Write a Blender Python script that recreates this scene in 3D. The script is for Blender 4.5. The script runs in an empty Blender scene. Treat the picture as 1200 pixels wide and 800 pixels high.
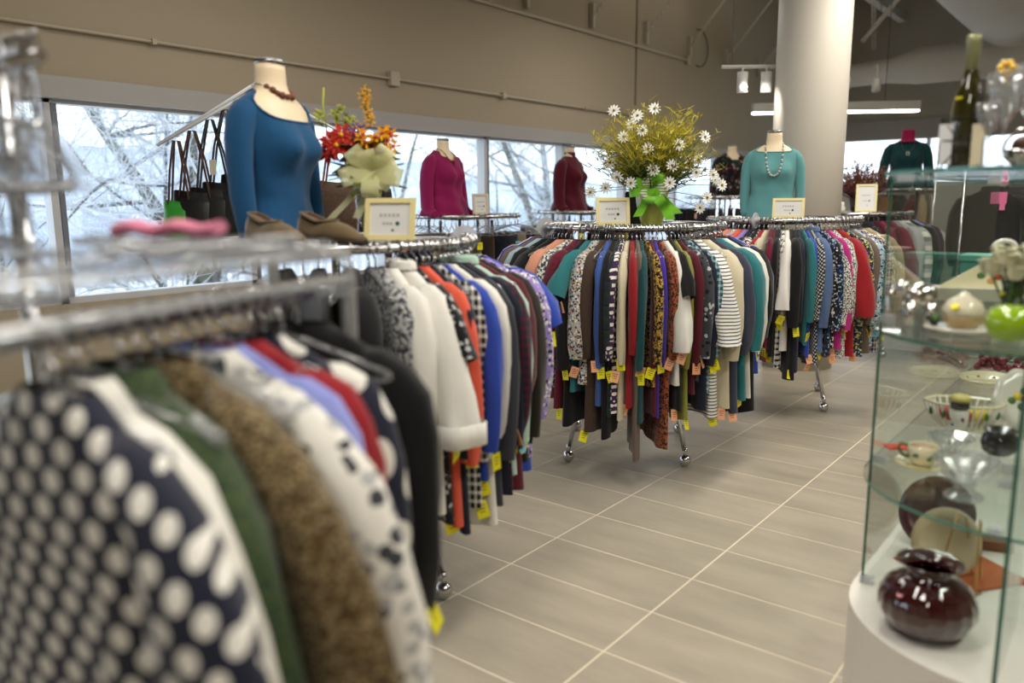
import bpy, math, random
from mathutils import Vector, Matrix
SC = bpy.context.scene
COL = SC.collection
PI = math.pi

# ---------------------------------------------------------------- camera
cam_d = bpy.data.cameras.new('camera'); cam = bpy.data.objects.new('camera', cam_d); COL.objects.link(cam)
YAW, PITCH, ROLL = 0.668712, 0.173088, -0.006366
fw = Vector((-math.sin(YAW)*math.cos(PITCH), math.cos(YAW)*math.cos(PITCH), -math.sin(PITCH)))
rt = Vector((math.cos(YAW), math.sin(YAW), 0)); up = rt.cross(fw)
r2 = math.cos(ROLL)*rt + math.sin(ROLL)*up; u2 = -math.sin(ROLL)*rt + math.cos(ROLL)*up
cam.matrix_world = Matrix(((r2.x, u2.x, -fw.x, 0), (r2.y, u2.y, -fw.y, 0), (r2.z, u2.z, -fw.z, 1.375), (0, 0, 0, 1)))
cam_d.sensor_width = 36; cam_d.lens = 28.37; cam_d.clip_start = .02; cam_d.clip_end = 300
cam_d.dof.use_dof = True; cam_d.dof.focus_distance = 4.3; cam_d.dof.aperture_fstop = 1.35
SC.camera = cam

# ---------------------------------------------------------------- world, lights, exposure
SC.view_settings.view_transform = 'Standard'; SC.view_settings.look = 'None'
SC.view_settings.gamma = 1; SC.view_settings.use_curve_mapping = False
SC.view_settings.exposure = 0.06
W = bpy.data.worlds.new('overcast_sky'); SC.world = W; W.use_nodes = True
bg = W.node_tree.nodes['Background']; bg.inputs[0].default_value = (.91, .955, 1, 1); bg.inputs[1].default_value = 2.6
SC.cycles.max_bounces = 8; SC.cycles.transparent_max_bounces = 24; SC.cycles.diffuse_bounces = 3
SC.cycles.glossy_bounces = 3; SC.cycles.transmission_bounces = 6
SC.cycles.caustics_reflective = False; SC.cycles.caustics_refractive = False
SC.cycles.use_denoising = True; SC.cycles.sample_clamp_indirect = 6

def area(name, loc, sx, sy, power, col=(1, .94, .85), rot=(0, 0, 0), spread=PI):
    d = bpy.data.lights.new(name, 'AREA'); d.shape = 'RECTANGLE'; d.size = sx; d.size_y = sy; d.energy = power; d.color = col
    d.spread = spread
    o = bpy.data.objects.new(name, d); COL.objects.link(o); o.location = loc; o.rotation_euler = rot
    return o
for (x, y, p) in [(-1.2, .6, 24), (-1.0, 3.4, 34), (-1.2, 6.4, 34), (-1.6, 9.6, 36), (1.2, 1.8, 34), (1.4, 6, 30), (.6, -1.6, 20), (-1.6, 12.8, 22), (-3.8, 3.0, 8), (-3.9, 7.5, 9)]:
    area('ceiling_fixture_light', (x, y, 3.35 if y < 8 else 4.3), .5, 1.8, p*1.7)
for (x, y, p) in [(-2.4, 3, 20), (-2.4, 9, 44), (1.5, 4, 24), (1.5, 10, 60)]:
    area('ceiling_fill_light', (x, y, 3.5), .3, 2.0, p, rot=(PI, 0, 0))  # added upward fill to brighten the ceiling, not an actual fixture

# ---------------------------------------------------------------- helpers
def srgb(c):
    return tuple(((v/255)/12.92 if v/255 <= .04045 else ((v/255+.055)/1.055)**2.4) for v in c)

class MB:
    def __init__(s): s.v = []; s.f = []; s.mi = []
    def quad(s, *p, m=0):
        b = len(s.v); s.v += [tuple(q) for q in p]; s.f.append(tuple(range(b, b+len(p)))); s.mi.append(m)
    def box(s, c, d, rz=0, m=0, R=None):
        b = len(s.v); M3 = R if R is not None else Matrix.Rotation(rz, 3, 'Z')
        for dz in (-1, 1):
            for dy in (-1, 1):
                for dx in (-1, 1):
                    p = M3 @ Vector((dx*d[0]/2, dy*d[1]/2, dz*d[2]/2)); s.v.append((p.x+c[0], p.y+c[1], p.z+c[2]))
        for q in ((0, 2, 3, 1), (4, 5, 7, 6), (0, 1, 5, 4), (2, 6, 7, 3), (0, 4, 6, 2), (1, 3, 7, 5)):
            s.f.append(tuple(b+i for i in q)); s.mi.append(m)
    def rings(s, R, closed=True, cap0=False, cap1=False, m=0):
        b = len(s.v); n = len(R[0])
        for r in R: s.v += [tuple(p) for p in r]
        for i in range(len(R)-1):
            for j in range(n if closed else n-1):
                k = (j+1) % n
                s.f.append((b+i*n+j, b+i*n+k, b+(i+1)*n+k, b+(i+1)*n+j)); s.mi.append(m)
        if cap0: s.f.append(tuple(b+j for j in reversed(range(n)))); s.mi.append(m)
        if cap1: s.f.append(tuple(b+(len(R)-1)*n+j for j in range(n))); s.mi.append(m)
    def tube(s, pts, rad, n=6, caps=True, m=0, loop=False):
        pts = [Vector(p) for p in pts]; k = len(pts)
        if not isinstance(rad, (list, tuple)): rad = [rad]*k
        R = []; prev = None
        for i, p in enumerate(pts):
            if loop: t = pts[(i+1) % k]-pts[i-1]
            else: t = (pts[min(i+1, k-1)]-pts[max(i-1, 0)])
            if t.length < 1e-9: t = Vector((0, 0, 1))
            t.normalize()
            if prev is None:
                a = Vector((0, 0, 1)) if abs(t.z) < .9 else Vector((1, 0, 0))
                u = t.cross(a).normalized()
            else:
                u = (prev - t*prev.dot(t))
                u = u.normalized() if u.length > 1e-6 else t.orthogonal().normalized()
            prev = u; w = t.cross(u)
            R.append([p+(u*math.cos(2*PI*j/n)+w*math.sin(2*PI*j/n))*rad[i] for j in range(n)])
        if loop: R.append(R[0]); caps = False
        s.rings(R, cap0=caps, cap1=caps, m=m)
    def lathe(s, prof, c=(0, 0, 0), n=20, m=0, rib=None, sx=1, sy=1):
        R = []
        for (r, z) in prof:
            R.append([(c[0]+sx*r*(1+(rib(j/n, z) if rib else 0))*math.cos(2*PI*j/n), c[1]+sy*r*(1+(rib(j/n, z) if rib else 0))*math.sin(2*PI*j/n), c[2]+z) for j in range(n)])
        s.rings(R, cap0=prof[0][0] > .0005, cap1=prof[-1][0] > .0005, m=m)
    def ball(s, c, r, n=10, k=6, m=0, sq=(1, 1, 1)):
        R = [[(c[0]+sq[0]*r*math.sin(PI*(i+.02)/(k+.04))*math.cos(2*PI*j/n), c[1]+sq[1]*r*math.sin(PI*(i+.02)/(k+.04))*math.sin(2*PI*j/n), c[2]-sq[2]*r*math.cos(PI*(i+.02)/(k+.04))) for j in range(n)] for i in range(k+1)]
        s.rings(R, m=m, cap0=True, cap1=True)
    def prism(s, poly, z0, z1, m=0, me=None):
        b = len(s.v); n = len(poly)
        s.v += [(p[0], p[1], z0) for p in poly]+[(p[0], p[1], z1) for p in poly]
        s.f.append(tuple(b+j for j in reversed(range(n)))); s.mi.append(m)
        s.f.append(tuple(b+n+j for j in range(n))); s.mi.append(m)
        for j in range(n):
            k = (j+1) % n; s.f.append((b+j, b+k, b+n+k, b+n+j)); s.mi.append(m if me is None else me)
    def mesh(s, name, mats, smooth=False):
        me = bpy.data.meshes.new(name); me.from_pydata(s.v, [], s.f)
        for q in (mats if isinstance(mats, (list, tuple)) else [mats]): me.materials.append(q)
        me.polygons.foreach_set('material_index', s.mi)
        if smooth: me.polygons.foreach_set('use_smooth', [len(f) <= 4 for f in s.f])
        me.update(); return me
    def build(s, name, mats, parent=None, smooth=False, loc=None, rz=None):
        o = bpy.data.objects.new(name, s.mesh(name, mats, smooth)); COL.objects.link(o)
        if parent: o.parent = parent
        if loc: o.location = loc
        if rz is not None: o.rotation_euler = (0, 0, rz)
        return o

def tag(o, label, cat, group=None, kind=None):
    o['label'] = label; o['category'] = cat
    if group: o['group'] = group
    if kind: o['kind'] = kind
    return o
def thing(name, label, cat, loc=(0, 0, 0), rz=0, group=None):
    o = bpy.data.objects.new(name, None); COL.objects.link(o); o.location = loc; o.rotation_euler = (0, 0, rz); o.empty_display_size = .1
    return tag(o, label, cat, group)
def struct(o): o['kind'] = 'structure'; return o
def link_mesh(name, me, parent=None, loc=None, rot=None):
    o = bpy.data.objects.new(name, me); COL.objects.link(o)
    if parent: o.parent = parent
    if loc: o.location = loc
    if rot: o.rotation_euler = rot
    return o

# ---------------------------------------------------------------- materials
def mat(name, col, rough=.6, metal=0, lin=False, noise=0, nscale=8, bump=0, bscale=60, sheen=0, coat=0, emit=None, estr=1, alpha=None, trans=0, ior=1.45, spec=.5):
    m = bpy.data.materials.new(name); m.use_nodes = True; nt = m.node_tree; b = nt.nodes['Principled BSDF']
    c = col if lin else srgb(col)
    b.inputs['Base Color'].default_value = (*c, 1); b.inputs['Roughness'].default_value = rough; b.inputs['Metallic'].default_value = metal
    b.inputs['Specular IOR Level'].default_value = spec
    if sheen: b.inputs['Sheen Weight'].default_value = sheen
    if coat: b.inputs['Coat Weight'].default_value = coat
    if trans: b.inputs['Transmission Weight'].default_value = trans; b.inputs['IOR'].default_value = ior
    if emit: b.inputs['Emission Color'].default_value = (*emit, 1); b.inputs['Emission Strength'].default_value = estr
    tc = nt.nodes.new('ShaderNodeTexCoord')
    if noise:
        n = nt.nodes.new('ShaderNodeTexNoise'); n.inputs['Scale'].default_value = nscale; n.inputs['Detail'].default_value = 4
        nt.links.new(tc.outputs['Object'], n.inputs['Vector'])
        mx = nt.nodes.new('ShaderNodeMix'); mx.data_type = 'RGBA'
        mx.inputs[6].default_value = (*[v*(1-noise) for v in c], 1); mx.inputs[7].default_value = (*[min(1, v*(1+noise)) for v in c], 1)
        nt.links.new(n.outputs['Fac'], mx.inputs[0]); nt.links.new(mx.outputs[2], b.inputs['Base Color'])
    if bump:
        n2 = nt.nodes.new('ShaderNodeTexNoise'); n2.inputs['Scale'].default_value = bscale; n2.inputs['Detail'].default_value = 3
        nt.links.new(tc.outputs['Object'], n2.inputs['Vector'])
        bp = nt.nodes.new('ShaderNodeBump'); bp.inputs['Strength'].default_value = bump; bp.inputs['Distance'].default_value = .01
        nt.links.new(n2.outputs['Fac'], bp.inputs['Height']); nt.links.new(bp.outputs[0], b.inputs['Normal'])
    return m
def clear(name, tint=(.97, .98, .98), gl=.12, rough=.08, haze=0, hazecol=(.8, .8, .8)):
    """thin clear glass or plastic: see-through with a fresnel sheen"""
    m = bpy.data.materials.new(name); m.use_nodes = True; nt = m.node_tree; nt.nodes.clear()
    out = nt.nodes.new('ShaderNodeOutputMaterial'); t = nt.nodes.new('ShaderNodeBsdfTransparent'); t.inputs[0].default_value = (*tint, 1)
    g = nt.nodes.new('ShaderNodeBsdfGlossy'); g.inputs['Roughness'].default_value = rough
    lw = nt.nodes.new('ShaderNodeLayerWeight'); lw.inputs[0].default_value = .5
    pw = nt.nodes.new('ShaderNodeMath'); pw.operation = 'POWER'; nt.links.new(lw.outputs['Facing'], pw.inputs[0]); pw.inputs[1].default_value = 5-6*min(.6, max(0, gl-.1))
    ma = nt.nodes.new('ShaderNodeMath'); ma.operation = 'MULTIPLY_ADD'; nt.links.new(pw.outputs[0], ma.inputs[0]); ma.inputs[1].default_value = .7; ma.inputs[2].default_value = .014+.12*max(0, gl-.3)
    mx = nt.nodes.new('ShaderNodeMixShader'); nt.links.new(ma.outputs[0], mx.inputs[0]); nt.links.new(t.outputs[0], mx.inputs[1]); nt.links.new(g.outputs[0], mx.inputs[2])
    last = mx
    if haze:
        d = nt.nodes.new('ShaderNodeBsdfDiffuse'); d.inputs[0].default_value = (*hazecol, 1)
        m2 = nt.nodes.new('ShaderNodeMixShader'); m2.inputs[0].default_value = haze
        nt.links.new(mx.outputs[0], m2.inputs[1]); nt.links.new(d.outputs[0], m2.inputs[2]); last = m2
    nt.links.new(last.outputs[0], out.inputs[0]); return m

def fabric(pat, cols, scale=1.0, rough=.85, sheen=.15):
    m = bpy.data.materials.new('fabric_'+pat); m.use_nodes = True; nt = m.node_tree; b = nt.nodes['Principled BSDF']; L = nt.links
    b.inputs['Roughness'].default_value = rough; b.inputs['Sheen Weight'].default_value = sheen; b.inputs['Specular IOR Level'].default_value = .2
    cs = [(*srgb(c), 1) for c in cols]
    N = lambda t, **k: nt.nodes.new(t)
    tc = N('ShaderNodeTexCoord'); OB = tc.outputs['Object']
    def math_(op, a, b2=None, c2=None):
        n = N('ShaderNodeMath'); n.operation = op
        for i, v in enumerate((a, b2, c2)):
            if v is None: continue
            if isinstance(v, (int, float)): n.inputs[i].default_value = v
            else: L.new(v, n.inputs[i])
        return n.outputs[0]
    def mixc(f, a, c):
        n = N('ShaderNodeMix'); n.data_type = 'RGBA'
        if isinstance(f, (int, float)): n.inputs[0].default_value = f
        else: L.new(f, n.inputs[0])
        for i, v in ((6, a), (7, c)):
            if isinstance(v, tuple): n.inputs[i].default_value = v
            else: L.new(v, n.inputs[i])
        return n.outputs[2]
    def vor(sc, rnd=1.0, feat='F1'):
        n = N('ShaderNodeTexVoronoi'); n.inputs['Scale'].default_value = sc; n.inputs['Randomness'].default_value = rnd; n.feature = feat
        L.new(OB, n.inputs['Vector']); return n
    def noi(sc, det=3, vec=None):
        n = N('ShaderNodeTexNoise'); n.inputs['Scale'].default_value = sc; n.inputs['Detail'].default_value = det
        L.new(vec or OB, n.inputs['Vector']); return n.outputs['Fac']
    sep = N('ShaderNodeSeparateXYZ'); L.new(OB, sep.inputs[0]); X, Y, Z = sep.outputs
    if pat == 'solid': col = mixc(noi(12), tuple(v*.86 for v in cs[0][:3])+(1,), cs[0])
    elif pat == 'stripe':
        f = math_('FRACT', math_('MULTIPLY', Z, 62*scale)); col = mixc(math_('GREATER_THAN', f, .68), cs[0], cs[1])
    elif pat == 'wide':
        f = math_('FRACT', math_('MULTIPLY', Z, 9*scale)); k = N('ShaderNodeValToRGB'); k.color_ramp.interpolation = 'CONSTANT'
        el = k.color_ramp.elements; el[0].color = cs[0]; el[1].position = .35; el[1].color = cs[1]; e = el.new(.7); e.color = cs[2 % len(cs)]
        L.new(f, k.inputs[0]); col = k.outputs[0]
    elif pat == 'dots':
        cb = N('ShaderNodeCombineXYZ'); L.new(math_('ADD', X, Y), cb.inputs[0]); L.new(Z, cb.inputs[1]); mp2 = N('ShaderNodeMapping'); mp2.inputs['Rotation'].default_value = (0, 0, .55); L.new(cb.outputs[0], mp2.inputs[0])
        vd = N('ShaderNodeTexVoronoi'); vd.voronoi_dimensions = '2D'; vd.inputs['Scale'].default_value = 20*scale; vd.inputs['Randomness'].default_value = 0.0; L.new(mp2.outputs[0], vd.inputs['Vector'])
        col = mixc(math_('LESS_THAN', vd.outputs['Distance'], .33), cs[0], cs[1])
    elif pat == 'leopard':
        d = vor(75*scale).outputs['Distance']; a = math_('GREATER_THAN', d, .28); bb = math_('LESS_THAN', d, .62)
        col = mixc(math_('MULTIPLY', math_('MULTIPLY', a, bb), math_('GREATER_THAN', noi(60*scale), .45)), cs[0], cs[1])
    elif pat == 'plaid':
        fx = math_('GREATER_THAN', math_('FRACT', math_('MULTIPLY', math_('ADD', X, Y), 18*scale)), .6)
        fz = math_('GREATER_THAN', math_('FRACT', math_('MULTIPLY', Z, 18*scale)), .6)
        col = mixc(math_('MULTIPLY', math_('ADD', fx, fz), .5), cs[0], cs[1])
        if len(cs) > 2: col = mixc(math_('GREATER_THAN', math_('FRACT', math_('MULTIPLY', Z, 9*scale)), .93), col, cs[2])
    elif pat == 'knit':
        f = noi(260*scale, 1); k = N('ShaderNodeMapRange'); k.inputs[1].default_value = .42; k.inputs[2].default_value = .58; L.new(f, k.inputs[0]); col = mixc(k.outputs[0], cs[0], cs[1])
    elif pat == 'fuzzy':
        v = vor(120*scale).outputs['Distance']; k = N('ShaderNodeMapRange'); k.inputs[1].default_value = .15; k.inputs[2].default_value = .55; L.new(v, k.inputs[0]); col = mixc(k.outputs[0], cs[1], cs[0]); col = mixc(math_('MULTIPLY', noi(60), .22), col, cs[-1])
    else:  # floral: small random cells of each colour on the first
        v = vor(95*scale); k = N('ShaderNodeValToRGB'); k.color_ramp.interpolation = 'CONSTANT'; el = k.color_ramp.elements
        n = len(cs); el[0].color = cs[0]; el[1].position = .42; el[1].color = cs[1 % n]
        for i in range(2, n): e = el.new(.42+.58*(i-1)/(n-1)); e.color = cs[i]
        sp = N('ShaderNodeSeparateColor'); L.new(v.outputs['Color'], sp.inputs[0]); L.new(sp.outputs[0], k.inputs[0])
        col = mixc(math_('GREATER_THAN', v.outputs['Distance'], .62), k.outputs[0], cs[0])
    if isinstance(col, tuple): b.inputs['Base Color'].default_value = col
    else: L.new(col, b.inputs['Base Color'])
    # weave and soft wrinkles (relief only)
    mp = N('ShaderNodeMapping'); mp.inputs['Scale'].default_value = (16, 16, 4); L.new(OB, mp.inputs[0])
    w = noi(1.0, 2, mp.outputs[0]); w2 = noi(700, 1)
    h = math_('ADD', math_('MULTIPLY', w, .02), math_('MULTIPLY', w2 if pat != 'fuzzy' else noi(90, 2), .0006 if pat != 'fuzzy' else .006))
    bp = N('ShaderNodeBump'); bp.inputs['Strength'].default_value = .55; bp.inputs['Distance'].default_value = .6; L.new(h, bp.inputs['Height']); L.new(bp.outputs[0], b.inputs['Normal'])
    return m
_fc = {}
def fab(pat, *cols, scale=1.0):
    k = (pat, cols, scale)
    if k not in _fc: _fc[k] = fabric(pat, cols, scale)
    return _fc[k]

CHROME = mat('chrome', (200, 200, 202), .16, 1)
STEEL = mat('brushed_steel', (150, 150, 152), .3, 1)
CLEAR = clear('clear_plastic', (.93, .94, .95), .62, .12, .10, (.85, .87, .9))
DISCP = clear('frosted_plastic', (.9, .9, .92), .4, .2, .45, (.75, .75, .77))
BLACKP = mat('black_plastic', (14, 14, 15), .35)
WHITEP = mat('white_plastic', (225, 226, 228), .4)
WALL = mat('tan_wall_paint', (176, 164, 143), .9, noise=.03, nscale=1.2, bump=.05, bscale=150)
WALLF = mat('far_wall_paint', (174, 165, 149), .9, noise=.03, nscale=1.2)
BAND = mat('grey_window_head', (176, 174, 174), .7, noise=.02)
CEIL = mat('ceiling_paint', (168, 163, 153), .9, noise=.05, nscale=2)
COLUMN = mat('column_paint', (192, 186, 174), .55, noise=.02, nscale=3)
YEL = mat('yellow_tag_card', (236, 228, 10), .6); PEACH = mat('peach_tag_card', (238, 170, 130), .6); LBLUE = mat('blue_tag_card', (105, 185, 215), .6)
TAGS = {'y': YEL, 'p': PEACH, 'b': LBLUE}
INK = mat('dark_ink', (70, 66, 60), .7)
SKIN = mat('mannequin_cream', (236, 216, 182), .45, noise=.03)

# ---------------------------------------------------------------- floor, individually laid tiles
def tile_mat():
    m = bpy.data.materials.new('porcelain_tile'); m.use_nodes = True; nt = m.node_tree; b = nt.nodes['Principled BSDF']; L = nt.links
    g = nt.nodes.new('ShaderNodeNewGeometry'); mp = nt.nodes.new('ShaderNodeMapping'); mp.inputs['Scale'].default_value = (1.2, 4.5, 1); L.new(g.outputs['Position'], mp.inputs[0])
    n = nt.nodes.new('ShaderNodeTexNoise'); n.inputs['Scale'].default_value = 1.6; n.inputs['Detail'].default_value = 6; n.inputs['Roughness'].default_value = .6; L.new(mp.outputs[0], n.inputs['Vector'])
    r = nt.nodes.new('ShaderNodeValToRGB'); r.color_ramp.elements[0].position = .3; r.color_ramp.elements[0].color = (*srgb((160, 151, 135)), 1); r.color_ramp.elements[1].position = .7; r.color_ramp.elements[1].color = (*srgb((182, 172, 154)), 1)
    L.new(n.outputs['Fac'], r.inputs[0])
    oi = nt.nodes.new('ShaderNodeObjectInfo'); mr = nt.nodes.new('ShaderNodeMapRange'); mr.inputs[3].default_value = .93; mr.inputs[4].default_value = 1.05; L.new(oi.outputs['Random'], mr.inputs[0])
    mx = nt.nodes.new('ShaderNodeVectorMath'); mx.operation = 'SCALE'; L.new(r.outputs[0], mx.inputs[0]); L.new(mr.outputs[0], mx.inputs['Scale']); L.new(mx.outputs[0], b.inputs['Base Color'])
    b.inputs['Roughness'].default_value = .38; b.inputs['Specular IOR Level'].default_value = .4
    return m
TILE = tile_mat(); GROUT = mat('grout', (226, 214, 190), .9, noise=.05, nscale=30)
fb = MB(); fb.box((-.4, 5.8, -.0812), (9.9, 19.8, .16)); floor = struct(fb.build('floor', GROUT))
TX, TY, OX, OY = .6064, .3048, 1.2202, -1.9895
tm = MB()
def tilegeo(b, cx, cy):
    a, c = TX/2-.0036, TY/2-.0036; e = .0006
    lo = [(cx+sx*a, cy+sy*c) for sx, sy in ((-1, -1), (1, -1), (1, 1), (-1, 1))]; hi = [(cx+sx*(a-e), cy+sy*(c-e)) for sx, sy in ((-1, -1), (1, -1), (1, 1), (-1, 1))]
    b.rings([[(x, y, -.004) for x, y in lo], [(x, y, -.0008) for x, y in lo], [(x, y, 0) for x, y in hi]], cap1=True)
tilegeo(tm, 0, 0); TME = tm.mesh('tile', TILE)
cells = []
for i in range(-11, 6):
    for j in range(-7, 58):
        cx, cy = OX+(i+.5)*TX, OY+(j+.5)*TY
        if not (-5.2 < cx < 4.4 and -3.9 < cy < 15.5): continue
        v = Vector((cx, cy, -1.375)); z = v.dot(fw); px = 600+945.66*v.dot(r2)/max(z, .01); py = 400-945.66*v.dot(u2)/max(z, .01)
        seen = z > .5 and -100 < px < 1290 and py < 900
        cells.append((0 if seen else 1, z if z > 0 else 99, cx, cy))
cells.sort(key=lambda c: (c[0] or (c[2] < -2.9 and 1), c[1]))
rest = MB()
for k, (s, z, cx, cy) in enumerate(cells):
    if k < 298: link_mesh('tile', TME, floor, (cx, cy, 0))
    else: tilegeo(rest, cx, cy)
ro = rest.build('tiles', TILE, floor); ro['kind'] = 'stuff'

# ---------------------------------------------------------------- shell
XW, YF, ZC = -5.3, 15.6, 4.9
WZ0, WZ1 = .75, 2.0
def wallbox(name, c, d, m): b = MB(); b.box(c, d); return struct(b.build(name, m))
wl = wallbox('wall_left', (XW-.1, 5.8, (2.13+ZC)/2), (.2, 19.8, ZC-2.13), WALL)
b = MB(); b.box((XW-.1, 5.8, WZ0/2), (.2, 19.8, WZ0)); b.build('sill_wall', WALL, wl)
b = MB(); b.box((XW-.09, 5.8, (WZ1+2.128)/2), (.26, 19.8, 2.128-WZ1)); b.build('window_head', BAND, wl)
b = MB(); b.box((XW+.002, 9.24, 3.72), (.01, .035, 2.35)); b.build('panel_joint', mat('joint_grey', (110, 104, 92), .8), wl)
wf = wallbox('wall_far', (-.4, YF+.1, (2.72+ZC)/2), (9.9, .2, ZC-2.72), WALLF)
b = MB(); b.box((-.4, YF+.1, .8), (9.9, .2, 1.6)); b.build('sill_wall', WALLF, wf)
b = MB(); b.box((-.4, YF+.08, 2.55), (9.9, .24, .335)); b.build('window_head', mat('far_head', (160, 154, 144), .8), wf)
wallbox('wall_right', (4.6, 5.8, ZC/2), (.2, 19.8, ZC), WALL)
wallbox('wall_back', (-.4, -4.2, ZC/2), (9.9, .2, ZC), WALL)
wallbox('ceiling', (-.4, 5.8, ZC+.06), (10.2, 20.2, .12), CEIL)
# windows
GLASSW = clear('window_glass', (.93, .97, 1), .06, .03)
FRAMEM = mat('window_frame_white', (206, 209, 214), .4); FRAMED = mat('window_frame_grey', (120, 126, 138), .4)
SP = 1.378
ys = [2.22+SP*k-.0 for k in range(-4, 0)]+[2.22]+[3.62, 4.97, 6.34, 7.70, 9.06, 10.43, 11.8, 13.2, 14.6]
ys = [-3.3, -1.9, -.53, .85, 2.22, 3.6, 4.96, 6.34, 7.70, 9.06, 10.43, 11.8, 13.2, 14.6]
for i in range(len(ys)-1):
    y0, y1 = ys[i], ys[i+1]; o = bpy.data.objects.new('window_%d' % (i+1), None); COL.objects.link(o); struct(o); o.location = (XW-.1, y0, WZ0)
    b = MB(); b.box((0, (y1-y0)/2, (WZ1-WZ0)/2), (.012, y1-y0-.03, WZ1-WZ0)); b.build('pane', GLASSW, o)
    b = MB(); b.box((.02, 0, (WZ1-WZ0)/2), (.10, .045, WZ1-WZ0)); b.box((.02, (y1-y0)/2, .02), (.1, y1-y0, .04)); b.box((.02, (y1-y0)/2, WZ1-WZ0-.012), (.1, y1-y0, .024)); b.build('frame', FRAMEM, o)
    b = MB(); b.box((.03, .05, (WZ1-WZ0)/2), (.06, .03, WZ1-WZ0)); b.build('mullion', FRAMED, o)
for i in range(5):
    x0 = -5.1+i*1.9; o = bpy.data.objects.new('window_%d' % (i+20), None); COL.objects.link(o); struct(o); o.location = (x0, YF+.1, 1.6)
    b = MB(); b.box((.95, 0, .39), (1.88, .012, .78)); b.build('pane', GLASSW, o)
    b = MB(); b.box((0, -.02, .39), (.06, .1, .78)); b.box((.95, -.02, .02), (1.9, .1, .04)); b.build('frame', FRAMEM, o)
# conduits, brackets, braces
PIPE = mat('painted_pipe', (190, 180, 160), .6)
def conduit(label, z, y0, y1, r, boxes):
    t = thing('conduit', label, 'pipe', (XW+.03, y0, z)); b = MB(); b.tube([(0, 0, 0), (0, (y1-y0)/2, .002), (0, y1-y0, 0)], r, 8); b.build('pipe', PIPE, t, True)
    for yy, s in boxes: b = MB(); b.box((0, yy-y0, 0), (.05, s, s*1.15)); b.build('junction_box', PIPE, t)
conduit('thin painted conduit running along the wall above the windows', 2.41, -3.9, 9.1, .011, [(5.05, .1), (6.55, .05), (2.9, .03), (8.05, .03)])
conduit('upper painted conduit ending in a looped cable high on the wall', 3.25, -3.9, 10.6, .016, [(10.6, .1)])
b = MB(); b.tube([(0, .28*math.cos(a)-.0, .25*math.sin(a)+.26) for a in [x*PI/9-PI*.6 for x in range(0, 12)]], .008, 6)
tag(b.build('cable_loop', INK, None, True, (XW+.03, 10.95, 3.2)), 'dark cable bent in a half loop at the conduit end', 'cable')
BR = mat('painted_strut', (196, 190, 178), .6)
for k, yy in enumerate([5.7, 6.95, 8.19, 9.44, 10.65, 11.87, 13.15, 14.4]):
    o = MB(); dx, dz = 1.25, 1.42
    for s in (-1, 1): o.tube([(0, s*.018, 0), (dx, s*.018, dz)], .006, 4)
    for i in range(26):
        f = (i+.5)/26; o.box((dx*f, 0, dz*f), (.02, .036, .02))
    o.box((0, 0, .02), (.05, .05, .26))
    tag(o.build('strut', BR, None, False, (XW+.03, yy, 3.42)), 'pale perforated brace slanting from the wall up to the ceiling', 'brace', 'slanting braces along the left wall')
# column
b = MB(); b.lathe([(.275, 0), (.277, 2), (.277, ZC)], n=48); o = b.build('column', COLUMN, None, True, (-2.25, 6.70, 0)); tag(o, 'big round off-white column between the teal sweater rack and the plants', 'column')
# ceiling structure
BEAM = mat('beam_paint', (186, 180, 168), .8)
for k in range(7):
    b = MB(); y = 1.2+k*2.35; b.box((0, 0, .09), (8.4, .16, .016)); b.box((0, 0, -.09), (8.4, .16, .016)); b.box((0, 0, 0), (8.4, .02, .18))
    tag(b.build('beam', BEAM, None, False, (0, y, 4.79)), 'pale painted steel beam crossing under the ceiling', 'beam', 'steel beams under the ceiling')
for k in (0, 3):
    b = MB(); b.box((0, 0, 0), (.12, 17, .16)); tag(b.build('girder', BEAM, None, False, (-3.6+k*1.5, 6.5, 4.3-.0)), 'long pale girder running away under the ceiling beams', 'girder', 'long girders under the beams')
for k, (y, z, r_) in enumerate([(10.9, 4.22, .022), (11.15, 4.16, .03), (11.7, 4.2, .018)]):
    b = MB(); b.tube([(0, 0, 0), (7.2, 0, .02)], r_, 8); tag(b.build('pipe', BEAM, None, True, (-3.5, y, z)), ['nearest thin pipe', 'thicker middle pipe', 'farthest slim pipe'][k]+' crossing under the beams right of the column', 'pipe')
b = MB(); b.tube([(0, 0, 0), (.95, 0, 1.1)], .03, 6); tag(b.build('strut', BEAM, None, True, (-3.35, 11.9, 3.45)), 'plain diagonal strut rising right from behind the column', 'brace')
DUCT = mat('duct_fabric', (205, 200, 190), .8, noise=.05, nscale=5, bump=.3, bscale=7)
t = thing('air_duct', 'large round pale duct crossing the top right corner', 'duct', (0, 0, 0))
b = MB()
t.location = (-1.62, 7.5, 3.98)
b.tube([(0, i*.2, 0) for i in range(40)], [.69+.012*(i % 2) for i in range(40)], 48); b.build('duct', DUCT, t, True)
t = thing('far_air_duct', 'long pale duct hanging below the beams beyond the column', 'duct', (-4.6, 12.9, 3.16))
b = MB(); b.tube([(0, 0, 0), (.9, 0, 0), (1.35, 0, .02), (1.75, 0, .05), (6.8, 0, .05)], [.16, .16, .17, .25, .25], 28); b.build('duct', DUCT, t, True)
for xx in (1.2, 2.6, 4.4): b = MB(); b.tube([(xx, 0, .2), (xx, 0, 1.7)], .006, 5); b.build('hanger_rod', STEEL, t)
for k, (x, y) in enumerate([(-3.3, 12.3), (-2.1, 12.3), (-1.3, 11.9)]):
    b = MB()
    for s in (-1, 1): b.tube([(s*.02, 0, 0), (s*.02+.12*(k-1), 0, 1.5)], .008, 4)
    for i in range(18): b.box((.12*(k-1)*i/18, 0, 1.5*i/18), (.05, .01, .02))
    tag(b.build('drop_strut', BR, None, False, (x, y, 3.42)), 'perforated strut dropping from the ceiling to the far duct', 'brace', 'drop struts at the far duct')
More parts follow.
